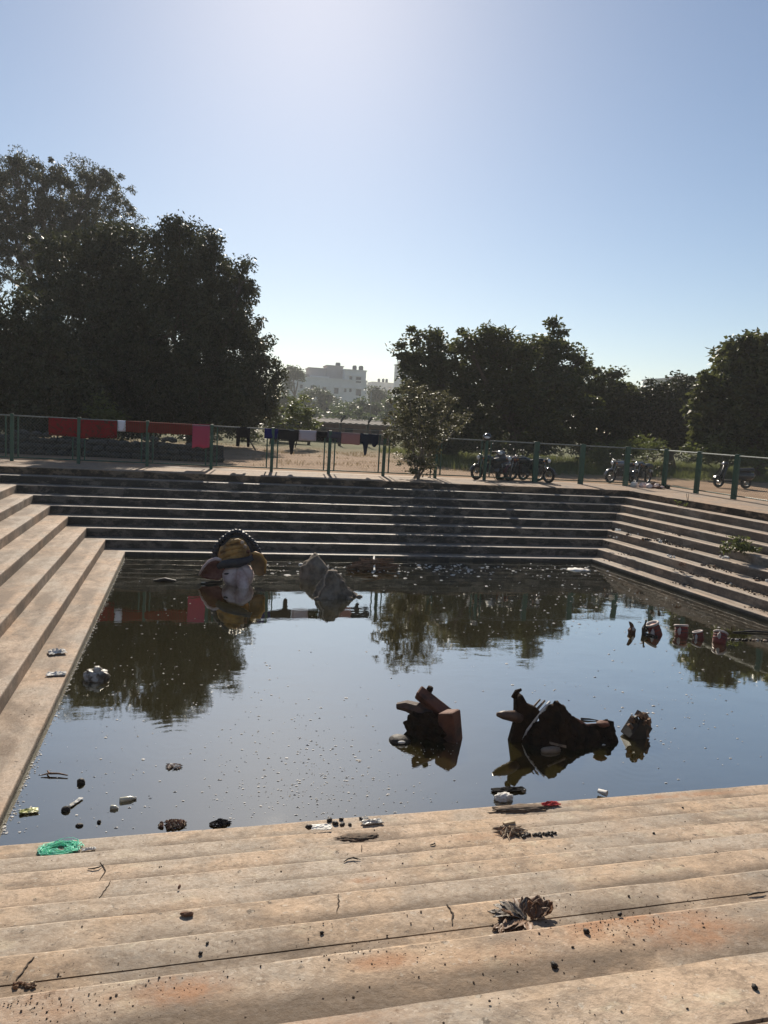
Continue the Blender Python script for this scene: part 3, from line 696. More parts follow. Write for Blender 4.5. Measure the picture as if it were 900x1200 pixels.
# ------------------------------------------------------------------ buildings in the haze
M_bw = mat_simple('white_render', (.7, .69, .67), (.6, .59, .57), .85, .25, 0, .05); M_bp = mat_simple('pinkish_render', (.52, .46, .43), (.45, .4, .38), .85, .25, 0, .05)
M_win = mat_simple('dark_window', (.07, .075, .09), (.1, .1, .11), .3, .5, 0, 0); M_tank = mat_simple('tank_plastic', (.2, .2, .2), (.15, .15, .15), .6, 1)
def bldg(label, Y, boxes, wins, tanks, name='apartment_building'):
    p0 = at_y(boxes[0][0], boxes[0][3], Y); root = thing(name, label, 'building', (p0.x, Y, BANK-.1)); o = Vector((p0.x, Y, BANK-.1))
    for (x0, x1, yt, yb, dy, dp, m) in boxes:
        a, b = at_y(x0, (yt+yb)/2, Y+dy), at_y(x1, (yt+yb)/2, Y+dy); zt = at_y((x0+x1)/2, yt, Y+dy).z-o.z; zb = 0 if yb > 470 else at_y((x0+x1)/2, yb, Y+dy).z-o.z-.5
        w = b.x-a.x; c = Vector(((a.x+b.x)/2-o.x, dy+dp/2, (zt+zb)/2))
        wall = MB().box(c, (w, dp, zt-zb)).build('wall', M_bp if m else M_bw, root)
        MB().box(c+Vector((0, 0, (zt-zb)/2+.18)), (w+.5, dp+.5, .35)).build('parapet', M_bp if m else M_bw, wall)
    for (x, y, wpx, hpx, dy) in wins:
        c = at_y(x, y, Y+dy); s = depth(c)/FPX; q = c-o
        f = MB().box((q.x, dy-.06, q.z), (wpx*s+.3, .22, hpx*s+.3)).build('window', M_bw, root); MB().box((q.x, dy-.16, q.z), (wpx*s, .12, hpx*s)).build('pane', M_win, f)
        MB().box((q.x, dy-.35, q.z+hpx*s/2+.25), (wpx*s+.7, .7, .12)).build('sunshade', M_bw, f)
    for (x, y, r, dy) in tanks:
        c = at_y(x, y, Y+dy); s = depth(c)/FPX; q = c-o
        MB().lathe([(r*s*.96, -1.0), (r*s, -.9), (r*s, .5), (r*s*.8, .85), (r*s*.3, 1.0)], 14, Matrix.Translation(q)).build('water_tank', M_tank, root, True)
    return root
bldg('long white terraced apartment block in the haze with rooftop tanks', 260,
     [(334, 429, 444, 480, 0, 14, 0), (365, 385, 442, 446, 3, 5, 0), (362, 404, 433, 446, 6, 9, 1), (383, 402, 429.5, 446, 5.6, 8.5, 1), (404, 429, 434.5, 446, .6, 12, 0), (340, 372, 439, 446, 8, 6, 1)],
     [(353, 453, 3, 4, -.0), (367, 454, 6, 4, 0), (394, 458, 5, 6.5, 0), (404.5, 457.5, 2.5, 4, 0), (410.5, 457.5, 2.5, 4, 0), (420, 460, 6, 7, 0), (420, 445.3, 6, 6.5, 0), (411, 443.2, 3, 4, .5), (380, 456, 4, 4, 0), (353, 466, 4, 5, 0), (394, 470, 5, 6, 0), (420, 473, 6, 6, 0)],
     [(415.5, 431.5, 2.6, 3), (423, 432, 2.8, 2), (396, 428, 3, 9)])
bldg('smaller white block with stepped roof right of the long one', 300, [(430, 463, 462, 480, 0, 14, 0), (436, 461, 449, 466, 2, 10, 0), (430, 438, 452, 466, 1, 6, 0)],
     [(442, 456, 3, 4, 2), (450, 456, 3, 4, 2), (457, 456, 2.5, 4, 2), (434, 458, 2, 3, 1)], [(444, 446.5, 1.6, 4), (449, 446.5, 1.6, 4), (453, 446.8, 1.6, 4)])
bldg('pale tower sliver half hidden by the tufted middle tree', 280, [(468.5, 486, 427, 480, 0, 10, 0), (471, 486, 424, 430, 2, 7, 0)], [(471.5, 436, 2, 4, 0), (471.5, 448, 2, 4, 0)], [])
bldg('pale flat roof showing above the dark tree near the right', 170, [(778, 830, 446.5, 480, 0, 10, 0), (800, 826, 443, 450, 1.5, 7, 1)], [(790, 452, 5, 4, 0), (800, 452, 5, 4, 0)], [])

# ------------------------------------------------------------------ motorcycles and scooter
MG = 'motorcycles parked behind the fence'
def wheel(parent, x, R=.29, tw=.052):
    w = MB().torus(R-tw, tw, (x, 0, R), n=28, m=8).build('wheel', M_rubber, parent, True)
    MB().torus(R-.095, .016, (x, 0, R), n=24, m=6, sy=1.8).build('rim', M_chrome, w, True)
    mb = MB(); mb.lathe([(.05, -.05), (.05, .05)], 10, Matrix.Translation((x, 0, R)) @ Matrix.Rotation(PI/2, 4, 'X'))
    for i in range(10):
        a = i*PI/5; mb.tube([(x, 0, R), (x+math.cos(a)*(R-.1), 0, R+math.sin(a)*(R-.1))], .006, 4)
    mb.build('spokes', M_chrome, w)
def motorcycle(label, loc, rz, paint):
    t = thing('motorcycle', label, 'motorcycle', loc, rz, MG); t.scale = (.8,)*3
    wheel(t, .64); wheel(t, -.62)
    mb = MB(); mb.tube([(.44, 0, .88), (.1, 0, .72), (-.3, 0, .66), (-.8, 0, .72)], .022, 6); mb.tube([(.44, 0, .86), (.3, 0, .4), (-.15, 0, .3), (-.3, 0, .62)], .02, 6)
    for s in (-1, 1): mb.tube([(-.15, s*.1, .34), (-.62, s*.1, .29)], .022, 6)
    mb.build('frame', M_black, t, True)
    mb = MB()
    for s in (-1, 1): mb.tube([(.64, s*.09, .29), (.43, s*.09, .9)], [.026, .02], 8)
    mb.box((.44, 0, .9), (.07, .24, .04)); mb.build('fork', M_chrome, t, True)
    mb = MB()
    for s in (-1, 1): mb.tube([(-.62, s*.13, .3), (-.48, s*.13, .64)], .03, 8)
    mb.build('rear_shock', M_chrome, t, True)
    MB().blob((.13, 0, .82), (.3, .14, .13), 3, 0, bumps=(((1, 0, .3), .12, .7),)).build('fuel_tank', paint, t, True)
    o = MB().grid(lambda u, v: Vector((-.16-u*.64, (v-.5)*.26*(1-.25*u), .8+.04*u+.03*math.sin(u*PI)-.12*(abs(v-.5)*2)**3)), 10, 8).build('seat', M_black, t, True); solid(o, .07)
    MB().box((.08, 0, .42), (.3, .24, .26), jit=.01).box((.16, 0, .58), (.16, .16, .16)).build('engine', M_engine, t, bevel=.02)
    mb = MB().tube([(.2, -.13, .55), (.3, -.15, .3), (.05, -.16, .24), (-.2, -.17, .26)], .022, 7).tube([(-.2, -.17, .26), (-.75, -.18, .36)], [.035, .045], 9); mb.build('exhaust', M_chrome, t, True)
    o = MB().blob((.56, 0, .86), (.08, .1, .1), 2).build('headlight', M_black, t, True); MB().blob((.6, 0, .86), (.06, .085, .085), 2).build('lens', M_glass, o, True)
    mb = MB().tube([(.3, -.36, .98), (.4, -.2, 1.0), (.43, 0, .95), (.4, .2, 1.0), (.3, .36, .98)], .014, 7); mb.build('handlebar', M_chrome, t, True)
    for s in (-1, 1):
        m = MB().tube([(.37, s*.26, 1.0), (.4, s*.34, 1.16)], .007, 5).blob((.39, s*.36, 1.19), (.02, .07, .045), 1); m.build('mirror', M_black, t, True)
        MB().blob((.5, s*.17, .84), (.035, .035, .03), 1).build('indicator', mat_amber, t, True)
    for (xc, r, a0, a1, nm) in ((.64, .33, .15, 2.1, 'front_mudguard'), (-.62, .34, .7, 3.0, 'rear_mudguard')):
        o = MB().grid(lambda u, v: Vector((xc+r*math.cos(a0+(a1-a0)*u), (v-.5)*.14, .29+r*math.sin(a0+(a1-a0)*u)-.04*(abs(v-.5)*2)**2)), 10, 4).build(nm, paint if xc > 0 else M_black, t, True); solid(o, .008)
    for s in (-1, 1): MB().prism([(-.12, .45), (-.08, .7), (-.5, .72), (-.42, .5)], s*.1-.01, s*.1+.01).build('side_panel', paint, t, bevel=.005)
    MB().blob((-.86, 0, .74), (.04, .07, .045), 1).build('tail_light', mat_red, t, True); MB().box((-.9, 0, .56), (.01, .18, .1), (0, .25, 0)).build('number_plate', M_white, t)
    MB().tube([(-.02, .1, .3), (-.1, .28, .01)], .012, 5).build('side_stand', M_black, t)
    return t
M_engine = mat_simple('dirty_engine_metal', (.07, .07, .07), (.04, .04, .04), .5, 12, .5)
mat_amber = mat_simple('amber_plastic', (.6, .2, .02), None, .3, 5); mat_red = mat_simple('red_plastic', (.4, .015, .01), None, .3, 5)
P1 = mat_simple('black_paint', (.02, .02, .025), (.03, .03, .03), .2, 5, 0, .02, .5); P2 = mat_simple('maroon_paint', (.1, .015, .015), (.08, .012, .012), .2, 5, 0, .02, .5); P3 = mat_simple('grey_paint', (.2, .21, .24), (.17, .18, .2), .25, 5, .3, .02)
def bp(px, py): p = on_z(px, py, BANK-.01); return p
def scooter(label, loc, rz, paint, group=None):
    t = thing('scooter', label, 'scooter', loc, rz, group); t.scale = (.88,)*3; wheel(t, .6, .23, .05); wheel(t, -.55, .23, .055)
    o = MB().grid(lambda u, v: Vector((.5-.14*u*1.0+.05*math.sin(u*PI), (v-.5)*(.42-.1*abs(u-.4)), .26+.62*u)) , 10, 8).build('front_apron', paint, t, True); solid(o, .05)
    MB().box((.12, 0, .28), (.56, .3, .08)).build('footboard', M_black, t, bevel=.02)
    MB().blob((-.42, 0, .5), (.44, .19, .22), 3, 0, bumps=(((-1, 0, .3), .15, .6),)).build('rear_body', paint, t, True)
    o = MB().grid(lambda u, v: Vector((-.06-u*.72, (v-.5)*.28, .76+.05*u-.09*(abs(v-.5)*2)**3)), 10, 8).build('seat', M_black, t, True); solid(o, .08)
    MB().blob((.4, 0, .95), (.12, .17, .1), 2).build('handlebar_cowl', paint, t, True); MB().blob((.49, 0, .95), (.04, .09, .065), 2).build('headlight', M_glass, t, True)
    MB().tube([(.3, -.34, .98), (.38, 0, 1.0), (.3, .34, .98)], .016, 7).build('handlebar', M_black, t, True)
    for s in (-1, 1): MB().tube([(.35, s*.24, 1.0), (.37, s*.3, 1.2)], .007, 5).blob((.37, s*.32, 1.24), (.02, .06, .045), 1).build('mirror', M_black, t, True)
    o = MB().grid(lambda u, v: Vector((.6+.27*math.cos(.2+2.2*u), (v-.5)*.16, .23+.27*math.sin(.2+2.2*u))), 8, 4).build('front_mudguard', paint, t, True); solid(o, .01)
    MB().tube([(.6, 0, .23), (.42, 0, .9)], .035, 8).build('steering_column', M_black, t, True)
    MB().tube([(-.3, -.17, .26), (-.7, -.18, .32)], [.04, .05], 8).build('exhaust', M_chrome, t, True); MB().blob((-.84, 0, .56), (.04, .11, .05), 1).build('tail_light', mat_red, t, True)
    return t
m1 = motorcycle('black motorcycle, leftmost of the row, headlight facing left', bp(573, 562.5), PI+.35, P1)
motorcycle('maroon motorcycle in the middle of the row of bikes', bp(603, 563), PI+.75, P2)
m3 = dup(m1, bp(627, 564.5), -1.1, 'black motorcycle nearly end-on behind the post at the right of the row', MG)
dup(m1, bp(615, 563.5), PI+.15, 'black motorcycle half hidden between the maroon one and the end-on one', MG)
scooter('grey scooter standing upright between the left motorcycles', bp(588, 561.5), -2.2, P3)
motorcycle('black motorcycle with grey tank, left of the pair near the corner', bp(728, 566.5), PI+.25, P3)
dup(m1, bp(751, 567.5), PI+.6, 'black motorcycle beside the straggly plant near the fence corner', MG)
scooter('dark scooter parked alone on the grass behind the right fence', on_z(858, 572, BANK-.02), PI-.12, P1)
hp = Vector((fx[8], FY-.005, BANK+1.3))
h = thing('helmet', 'black helmet hung on the fence post by the leftmost motorcycle', 'helmet', hp)
MB().blob((0, 0, 0), (.13, .15, .13), 3, 0, flat=-.09).build('shell', P1, h, True); MB().blob((-.02, -.075, .0), (.1, .085, .055), 2).build('visor', M_glass, h, True)

# ------------------------------------------------------------------ things in the pond
def pond(name, label, cat, px, py, rz=0.0, group=None, z=0.0):
    return thing(name, label, cat, on_z(px, py, z), rz, group)
# idol head
M_pink = mat_simple('flaking_pink_paint', (.78, .64, .6), (.42, .27, .24), .6, 4, 0, .4); M_yel = mat_simple('faded_yellow_paint', (.5, .27, .075), (.13, .07, .03), .65, 4.5, 0, .6); M_dk = mat_simple('dark_blue_black_paint', (.02, .022, .03), (.04, .04, .045), .5, 7, 0, .4)
idol = pond('painted_idol', 'half-sunken painted elephant-headed idol with pale face and yellow headdress in the water', 'idol', 278, 684, -.22)
MB().blob((.03, -.02, .16), (.29, .25, .25), 4, .06, 4, 2, bumps=(((-.45, -.85, .3), -.16, .16), ((.35, -.9, .3), -.16, .16), ((-.6, -.7, -.15), .12, .35), ((.5, -.75, -.15), .12, .35), ((0, -1, .0), .16, .22), ((.3, -.85, -.45), .22, .25))).build('head', M_pink, idol, True)
for s_ in (-1, 1): MB().blob((.02+s_*.14-.03, -.2, .23), (.05, .03, .016), 2, .2).build('eye', M_dk, idol, True)
MB().tube([(.07, -.13, .34), (.1, -.21, .22), (.14, -.27, .1), (.17, -.27, -.02), (.2, -.24, -.12)], [.06, .1, .115, .1, .08], 14).build('trunk', M_pink, idol, True)
def ear(s, mt):
    A_ = [(-.26, .46), (-.36, .49), (-.47, .45), (-.58, .34), (-.68, .18)] if s < 0 else [(.27, .55), (.38, .58), (.49, .54), (.56, .42), (.53, .2)]
    B_ = [(-.24, .22), (-.27, .13), (-.34, .08), (-.46, .1), (-.66, .15)] if s < 0 else [(.28, .3), (.31, .24), (.36, .18), (.43, .15), (.5, .17)]
    def fn(u, v):
        t = u*4; i = min(int(t), 3); f = t-i; a = Vector((*A_[i], 0)).lerp(Vector((*A_[i+1], 0)), f); b = Vector((*B_[i], 0)).lerp(Vector((*B_[i+1], 0)), f); p = a.lerp(b, v)
        return Vector((p.x, -.06*math.sin(PI*u)-.08*(1-v)+.09*math.sin(PI*v), p.y+.012*noise.noise(Vector((u*5, v*5, s)))))
    e = MB().grid(fn, 14, 10).build('ear', mt, idol, True); solid(e, .045)
    MB().tube([Vector((x, -.09-.05*math.sin(PI*k/4), z+.01)) for k, (x, z) in enumerate(A_)], [.035, .035, .03, .026, .015], 7).build('ear_rim', M_pink if s < 0 else M_yel, e, True)
M_earin = mat_simple('dark_red_inner_ear', (.16, .05, .04), (.26, .12, .08), .65, 6, 0, .4); M_tan = mat_simple('tan_inner_ear', (.34, .19, .08), (.2, .13, .07), .7, 6, 0, .4)
ear(-1, M_earin); ear(1, M_tan)
halo = MB()
for i in range(23):
    a = PI*(-.04+1.08*i/22); k_ = rnd.uniform(.65, 1.1); halo.blob((-.02+.42*math.cos(a), .16, .44+.47*math.sin(a)+.05*math.exp(-((a-PI/2)/.3)**2)), (.05*k_, .04, .045*k_), 2, .4, 2.5, i)
halo.grid(lambda u, v: Vector((-.02+(.2+.22*v)*math.cos(PI*(-.02+1.04*u)), .14+.05*v, .44+(.2+.27*v)*math.sin(PI*(-.02+1.04*u)))), 28, 5)
solid(halo.build('scalloped_halo', M_dk, idol, True), .03)
MB().blob((-.03, .06, .54), (.3, .2, .27), 3, .14, 3.5, 5, bumps=(((.25, 0, 1), .25, .4),)).build('headdress', M_yel, idol, True)
for pts_, r in (([(-.33, .47), (-.2, .56), (-.02, .62), (.14, .64)], .055), ([(-.27, .6), (-.14, .68), (.02, .71), (.18, .72)], .05), ([(-.16, .74), (-.04, .8), (.06, .82), (.15, .79)], .045), ([(-.3, .42), (-.15, .47), (.02, .52)], .05)):
    MB().tube([Vector((x, -.1+.16*abs(x+.02)-.06*(.8-z), z)) for x, z in pts_], [r*.6, r, r, r*.55][:len(pts_)], 8).build('headdress_fold', M_yel, idol, True)
MB().tube([Vector((x, -.245+.55*(x-.02)**2, z)) for x, z in ((-.3, .36), (-.2, .41), (-.05, .43), (.1, .44), (.22, .47), (.34, .52))], [.05, .075, .085, .085, .07, .05], 10).build('forehead_band', M_dk, idol, True)
for (x, z) in ((.2, .72), (.25, .63), (.3, .56), (.15, .8)): MB().blob((x, -.16, z), (.042, .03, .042), 1).build('ornament', M_rust if z < .7 else M_greyedge, idol, True)
MB().blob((.12, -.275, .46), (.045, .03, .045), 2).build('ornament', M_yel, idol, True)

idol.rotation_euler = (0, -.07, -.22)
# broken plaster pieces
q = pond('broken_plaster_piece', 'blunt grey broken plaster hump beside the idol, left of the pair', 'broken piece', 370, 676, .2, 'pair of grey broken pieces')
MB().blob((-.04, 0, .03), (.29, .28, .36), 4, .2, 2.2, 4, bumps=(((.1, 0, 1), .18, .4), ((-.6, -.6, .4), -.12, .4))).build('hump', M_grey, q, True)
q = pond('broken_plaster_piece', 'tent-shaped grey broken plaster slab with pale edges, right of the pair', 'broken piece', 394, 700, .12, 'pair of grey broken pieces')
A, B, Cc, D, E_ = Vector((-.4, -.1, -.05)), Vector((.46, -.05, -.08)), Vector((-.1, .12, .47)), Vector((.2, .3, .5)), Vector((.3, .5, -.05))
def lump_cone(u, v):
    a = 2*PI*u; c_, s_ = math.cos(a), math.sin(a); k = 1/max(abs(c_), abs(s_))**.35; w = (1-v)**1.1
    p = Vector((.03+.46*c_*k*w+(.1*c_-.1)*v, .12+.26*s_*k*w+.07*s_*v, -.08+.54*v-.07*v*max(0, c_)))
    n = .05*noise.noise(Vector((c_*2.2, s_*2.2, v*3)))+.03*noise.noise(Vector((c_*5, s_*5, v*7)))+.014*noise.noise(p*22)
    return p+Vector((c_*n, s_*n, n*.6))
m_ = MB().grid(lump_cone, 72, 26); m_.blob((-.06, .12, .44), (.1, .07, .035), 3, .3, 3, 4); m_.build('slab', M_grey, q, True)
for x_, y_, r_ in ((-.36, -.1, .07), (-.15, -.16, .05), (.2, -.15, .08), (.42, -.02, .06)): MB().blob((x_, y_, .0), (r_, r_*.8, r_*.6), 2, .4, 3, int(r_*300)).build('rubble', M_grey, q, True)
e1 = [lump_cone(.6-.02*math.sin(v*9), v)+Vector((-.005, -.015, .005)) for v in np.linspace(.05, .97, 12)]; e2 = [lump_cone(.93+.012*math.sin(v*8), v)+Vector((.01, -.01, .005)) for v in np.linspace(.05, .97, 12)]
MB().tube(e1+e2[::-1], [.012+.012*abs(noise.noise(Vector((i*.7, 2, 3))))+.008*(i % 3 == 0) for i in range(24)], 6).build('broken_rim', M_greyedge, q, True)

# stick heap
q = pond('stick_heap', 'flat raft of brown sticks with one pale stick, floating near the far steps', 'stick heap', 436, 666)
for i in range(34):
    a = rnd.gauss(0, .3)+(.9 if i % 5 == 0 else 0); l = rnd.uniform(.3, .8); cx_, cy_ = rnd.uniform(-.3, .3), rnd.uniform(-.4, .4); z = .02+.2*max(0, 1-abs(cx_)*2.2)*rnd.random()
    MB().tube([(cx_-math.cos(a)*l/2, cy_-math.sin(a)*l/2, z), (cx_, cy_, z+.02), (cx_+math.cos(a)*l/2, cy_+math.sin(a)*l/2, z+rnd.uniform(-.02, .05))], rnd.uniform(.014, .024), 5).build('stick', M_stick, q)
MB().tube([(-.06, -.5, .05), (.04, .05, .17), (.1, .3, .2)], .022, 6).build('pale_stick', M_paper, q)

# brown block debris
pa, pb_ = on_z(478, 853, 0), on_z(531, 868, 0)
q = thing('broken_plinth', 'red-brown broken block with a slanting beam and pointing arm in mid-water', 'broken block', (pa+pb_)/2, math.atan2(pb_.y-pa.y, pb_.x-pa.x))
W_ = (pb_-pa).length
MB().box((.0, .05, .06), (W_*.97, .2, .26), (.15, .12, 0), .8, .035).blob((-.03, -.03, .05), (.24, .13, .17), 4, .35, 3.5, 3).build('body', M_charred, q, bevel=.015)
MB().box((-.01, .12, .26), (.48, .13, .1), (.5, .56, .25), 1, .022).box((-.1, .1, .3), (.2, .15, .05), (.5, .7, .3), 1, .015).build('beam', M_rust, q, bevel=.018)
MB().lathe([(.028, -.05), (.035, .03), (.03, .06)], 12, Matrix.Translation((-.12, .15, .375)) @ Matrix.Rotation(.3, 4, 'Y')).build('knob', M_charred, q, True)
MB().tube([(-.4, -.0, .2), (-.3, .02, .22), (-.19, .03, .21), (-.05, .05, .14)], [.035, .06, .075, .1], 7).build('arm', mat_simple('weathered_brown', (.13, .075, .05), (.05, .035, .028), .7, 9, 0, .5), q, False)
MB().box((.2, .03, .12), (.17, .2, .34), (.05, -.1, -.1), .86, .025).build('end_block', M_rust, q, bevel=.025)
q = pond('floating_pot', 'round black floating pot with a cream spot below the brown block', 'pot', 468, 868)
MB().blob((0, 0, 0), (.11, .1, .055), 3, .12, 2.5, 8).build('body', M_darkwood, q, True); MB().blob((.0, -.085, .02), (.04, .02, .015), 2).build('cream_spot', M_paper, q, True)

# dark saddle-shaped shell
q = pond('broken_shell', 'large black saddle-shaped broken shell with a pale edge strip in mid-water', 'broken shell', 660, 872, .05)
S = depth(q.location)/FPX
prof = [(-44, -6), (-43, 4), (-38, 14), (-30, 26), (-22, 38), (-14, 48), (-8, 52), (-2, 49), (4, 42), (12, 33), (22, 25), (32, 18), (40, 15), (48, 18), (55, 22), (62, 23), (68, 21), (69, 10), (69, -6)]
def shell(u, v):
    t = u*(len(prof)-1); i = min(int(t), len(prof)-2); f = t-i; x = prof[i][0]*(1-f)+prof[i+1][0]*f; z = prof[i][1]*(1-f)+prof[i+1][1]*f
    z0 = -8; zz = z0+(z-z0)*v; y = -.12*math.sin(PI*u)*(1-v)+.1*v*v+.03*noise.noise(Vector((x*.06, zz*.06, 1)))
    jag = (noise.noise(Vector((x*.35, 3, 1)))*2.2+noise.noise(Vector((x*.9, 8, 1)))*1.2)*v; y += .05*noise.noise(Vector((x*.16, zz*.16, 9)))+.02*noise.noise(Vector((x*.4, zz*.4, 2)))
    return Vector((x*S+.012*noise.noise(Vector((x*.2, zz*.2, 5))), y, (zz+jag)*S*.92))
solid(MB().grid(shell, 80, 24).build('shell', M_charred, q, True), .05)
st = [Vector((x*S, .075, z*S*.92)) for x, z in ((-44, 2), (-39, 15), (-30, 28), (-21, 40), (-12, 51))]
for dx, r, m in ((-.012, .016, M_white), (-.05, .014, M_grey), (-.085, .012, M_grey)):
    MB().tube([p+Vector((dx, .04+abs(dx), .0)) for p in st], [r*.8, r, r, r, r*.7], 6).build('edge_strip', m, q, True)
MB().prism([(-62*S, -4*S), (-56*S, 24*S), (-58*S, 52*S), (-50*S, 57*S), (-42*S, 45*S), (-30*S, 40*S), (-24*S, 34*S), (-38*S, -2*S)], .12, .2).build('rear_fin', M_charred, q, bevel=.015)
MB().tube([(-59*S, .16, 52*S), (-56*S, .15, 60*S), (-51*S, .14, 63*S)], [.03, .026, .012], 7).build('horn', M_charred, q, True)
MB().tube([(-82*S, .1, 36*S), (-74*S, .1, 35*S), (-60*S, .12, 32*S), (-50*S, .14, 28*S)], [.02, .045, .06, .05], 8).build('arm', mat_simple('wet_brown', (.13, .075, .05), (.06, .04, .03), .5, 9, 0, .4), q, True)
MB().blob((52*S, .02, 21*S), (.07, .06, .03), 3, .2, 3, 2).build('brown_cap', M_rust, q, True)
MB().tube([shell(.52, 1)+Vector((0, -.02, .0)), shell(.57, 1)+Vector((0, -.02, .01)), shell(.62, 1)+Vector((0, -.02, .01)), shell(.68, 1)+Vector((0, -.02, .01)), shell(.74, 1)+Vector((0, -.02, .005))], [.008, .018, .02, .018, .01], 6).build('broken_edge', M_rust, q, True)
MB().box((-20*S, -.19, 10*S), (.2, .02, .02), (0, .3, .1), 1, .006).build('splinter', M_grey, q)
MB().blob((-10*S, .35, 6*S), (.14, .1, .012), 2, .2).build('torn_scrap', M_greyedge, q, True)
MB().blob((-25*S, -.14, .012), (.11, .05, .035), 3, .2, 3, 4).build('lump', M_grey, q, True)

q = pond('broken_crate', 'small dark broken crate with snapped slats right of the black shell', 'crate', 747, 862, .1)
mb = MB().box((-.02, 0, .06), (.2, .16, .2), (.1, .55, .1), 1, .015); mb.build('body', M_darkwood, q, bevel=.01)
for i in range(9):
    a = rnd.uniform(-.9, .9); MB().box((-.1+.025*i, rnd.uniform(-.09, .09), .1+.06*math.sin(i)), (.03, .02, rnd.uniform(.12, .24)), (rnd.uniform(-.5, .5), a, 0), 1, .006).build('slat', M_darkwood if i % 3 else M_stick, q)
for i, (x, z) in enumerate(((-.1, .19), (-.02, .24), (.05, .22), (.11, .1), (.1, .16))): MB().box((x, -.02, z), (.06, .05, .05), (0, .5+.2*i, .3), 1, .008).build('broken_chip', M_stick, q)

# red pots in a row
M_red = mat_simple('dull_red_paint', (.22, .035, .025), (.11, .025, .02), .55, 7, 0, .3); M_rim = mat_simple('chalk_rim', (.6, .52, .47), (.4, .33, .28), .7, 9, 0, .3)
PG = 'red and white pots floating in a row on the right'
def pot(px, py, r, h, rz, tilt, label):
    t = pond('floating_pot', label, 'pot', px, py, rz, PG, 0.0); Mx = Matrix.Translation((0, 0, h*.3)) @ Matrix.Rotation(tilt, 4, 'Y') @ Matrix.Rotation(-.25, 4, 'X')
    MB().lathe([(r*.8, -h*.6), (r*.94, -h*.45), (r*.99, -h*.1), (r*.97, h*.2), (r*.9, h*.36)], 22, Mx).build('body', M_red, t, True)
    MB().lathe([(r*.9, h*.33), (r*1.07, h*.36), (r*1.08, h*.46), (r*.95, h*.5), (r*.8, h*.44), (r*.7, h*.3)], 22, Mx).build('rim', M_rim, t, True)
    for z in (-.12, .12): MB().torus(r*.985, r*.05, (0, 0, 0), Mx @ Matrix.Translation((0, 0, z*h)) @ Matrix.Rotation(PI/2, 4, 'X'), 22, 6).build('ridge', M_dk, t, True)
    k = Mx @ Vector((-r*.9, -r*.4, -.05*h)); MB().blob(k, (r*.3, r*.25, h*.34), 2, .4, 3, px % 9).build('chalky_flake', M_rim, t, True)
    return t
pot(766, 743, .105, .24, .35, -.35, 'red pot with dark wreckage clinging to its left, second in the floating row')
pot(798, 744, .105, .21, .25, .12, 'white-rimmed dark red pot, middle of the floating row')
pot(818, 748, .08, .15, .15, -.2, 'small chalky pot, the smallest of the floating row')
pot(843, 752, .105, .2, .3, .55, 'tilted white-rimmed red pot, rightmost of the floating row')
q = pond('broken_shard', 'upright ragged dark shard at the left end of the pot row', 'shard', 740, 742, .3)
MB().prism([(-.04, -.03), (-.07, .06), (-.02, .1), (-.07, .2), (-.01, .16), (.03, .1), (.07, .06), (.06, -.03)], -.03, .03).build('shard', M_rust, q, bevel=.01)
MB().blob((.0, -.03, .08), (.03, .02, .04), 1).build('pale_patch', M_rim, q)
q = pond('dark_wreckage', 'dark tangled wreckage leaning on the second red pot', 'wreckage', 757, 743, .2)
MB().tube([(-.04, 0, -.02), (-.06, 0, .1), (.0, .02, .22)], [.04, .035, .02], 6).tube([(-.02, 0, .05), (.06, .02, .14)], [.04, .02], 6).build('tangle', M_darkwood, q); MB().tube([(-.05, -.02, .02), (.05, -.2, .01)], .018, 5).build('stick', M_darkwood, q)
q = pond('garland', 'trailing wet garland of pale scraps right of the pot row', 'garland', 872, 750, 0)
for i in range(16): MB().blob((-.3+.045*i+rnd.uniform(-.02, .02), .03*math.sin(i*1.7)+.03-.006*i, .012), (rnd.uniform(.02, .045), rnd.uniform(.015, .03), .016), 1, .4, 3, i).build('scrap', rnd.choice([M_white, M_darkwood, M_darkwood, M_greyedge]), q)
q = pond('floating_branch', 'thin dark branch floating at the right edge beyond the pots', 'branch', 885, 742, -.1)
MB().tube([(-.4, 0, .01), (0, .04, .025), (.5, -.02, .01)], [.012, .018, .012], 6).build('branch', M_darkwood, q)

# smaller floating litter
def lump(name, label, cat, px, py, rad, mat, sub=2, amp=.3, rz=0.0, z=0.0, up=.3, group=None, freq=2.5):
    t = thing(name, label, cat, on_z(px, py, z), rz, group)
    MB().blob((0, 0, rad[2]*up), rad, sub, amp, freq, px % 13).build(name+'_body', mat, t, True); return t
def crumple(name, label, cat, px, py, size, mat, z, rz=0.0, seed=1, h=.05, amp=1.0):
    """a crumpled sheet lying on a surface"""
    def fn(u, v):
        x, y = (u-.5)*size[0], (v-.5)*size[1]; e = 1-max(abs(u-.5), abs(v-.5))*1.3; k = noise.noise(Vector((u*4+seed, v*4, seed)))
        return Vector((x*(1+.25*k), y*(1+.3*noise.noise(Vector((v*4, u*3, seed+4)))), .006+h*max(0, e)*(.5+amp*abs(noise.noise(Vector((u*5, v*5, seed+2)))))+.01*abs(k)))
    o = MB().grid(fn, 14, 12).build(name, mat, None, False); solid(o, .004); o.location = on_z(px, py, z); o.rotation_euler = (0, 0, rz); return tag(o, label, cat)
M_bag = mat_simple('muddy_white_plastic', (.5, .46, .4), (.1, .075, .05), .5, 9, 0, .3, .3, .4, .58)
t = lump('muddy_bag', 'knotted muddy white plastic bag in the water beside the left steps', 'bag', 112, 796, (.14, .12, .09), M_bag, 4, .35, .3)
MB().blob((.02, .0, .1), (.05, .05, .05), 3, .4, 3, 3).build('knot', M_bag, t, True)
crumple('white_rag', 'crumpled white rag on the lowest left step, the farther of two', 'rag', 67, 766, (.2, .16), M_white, Z(1), .3, 3, .07)
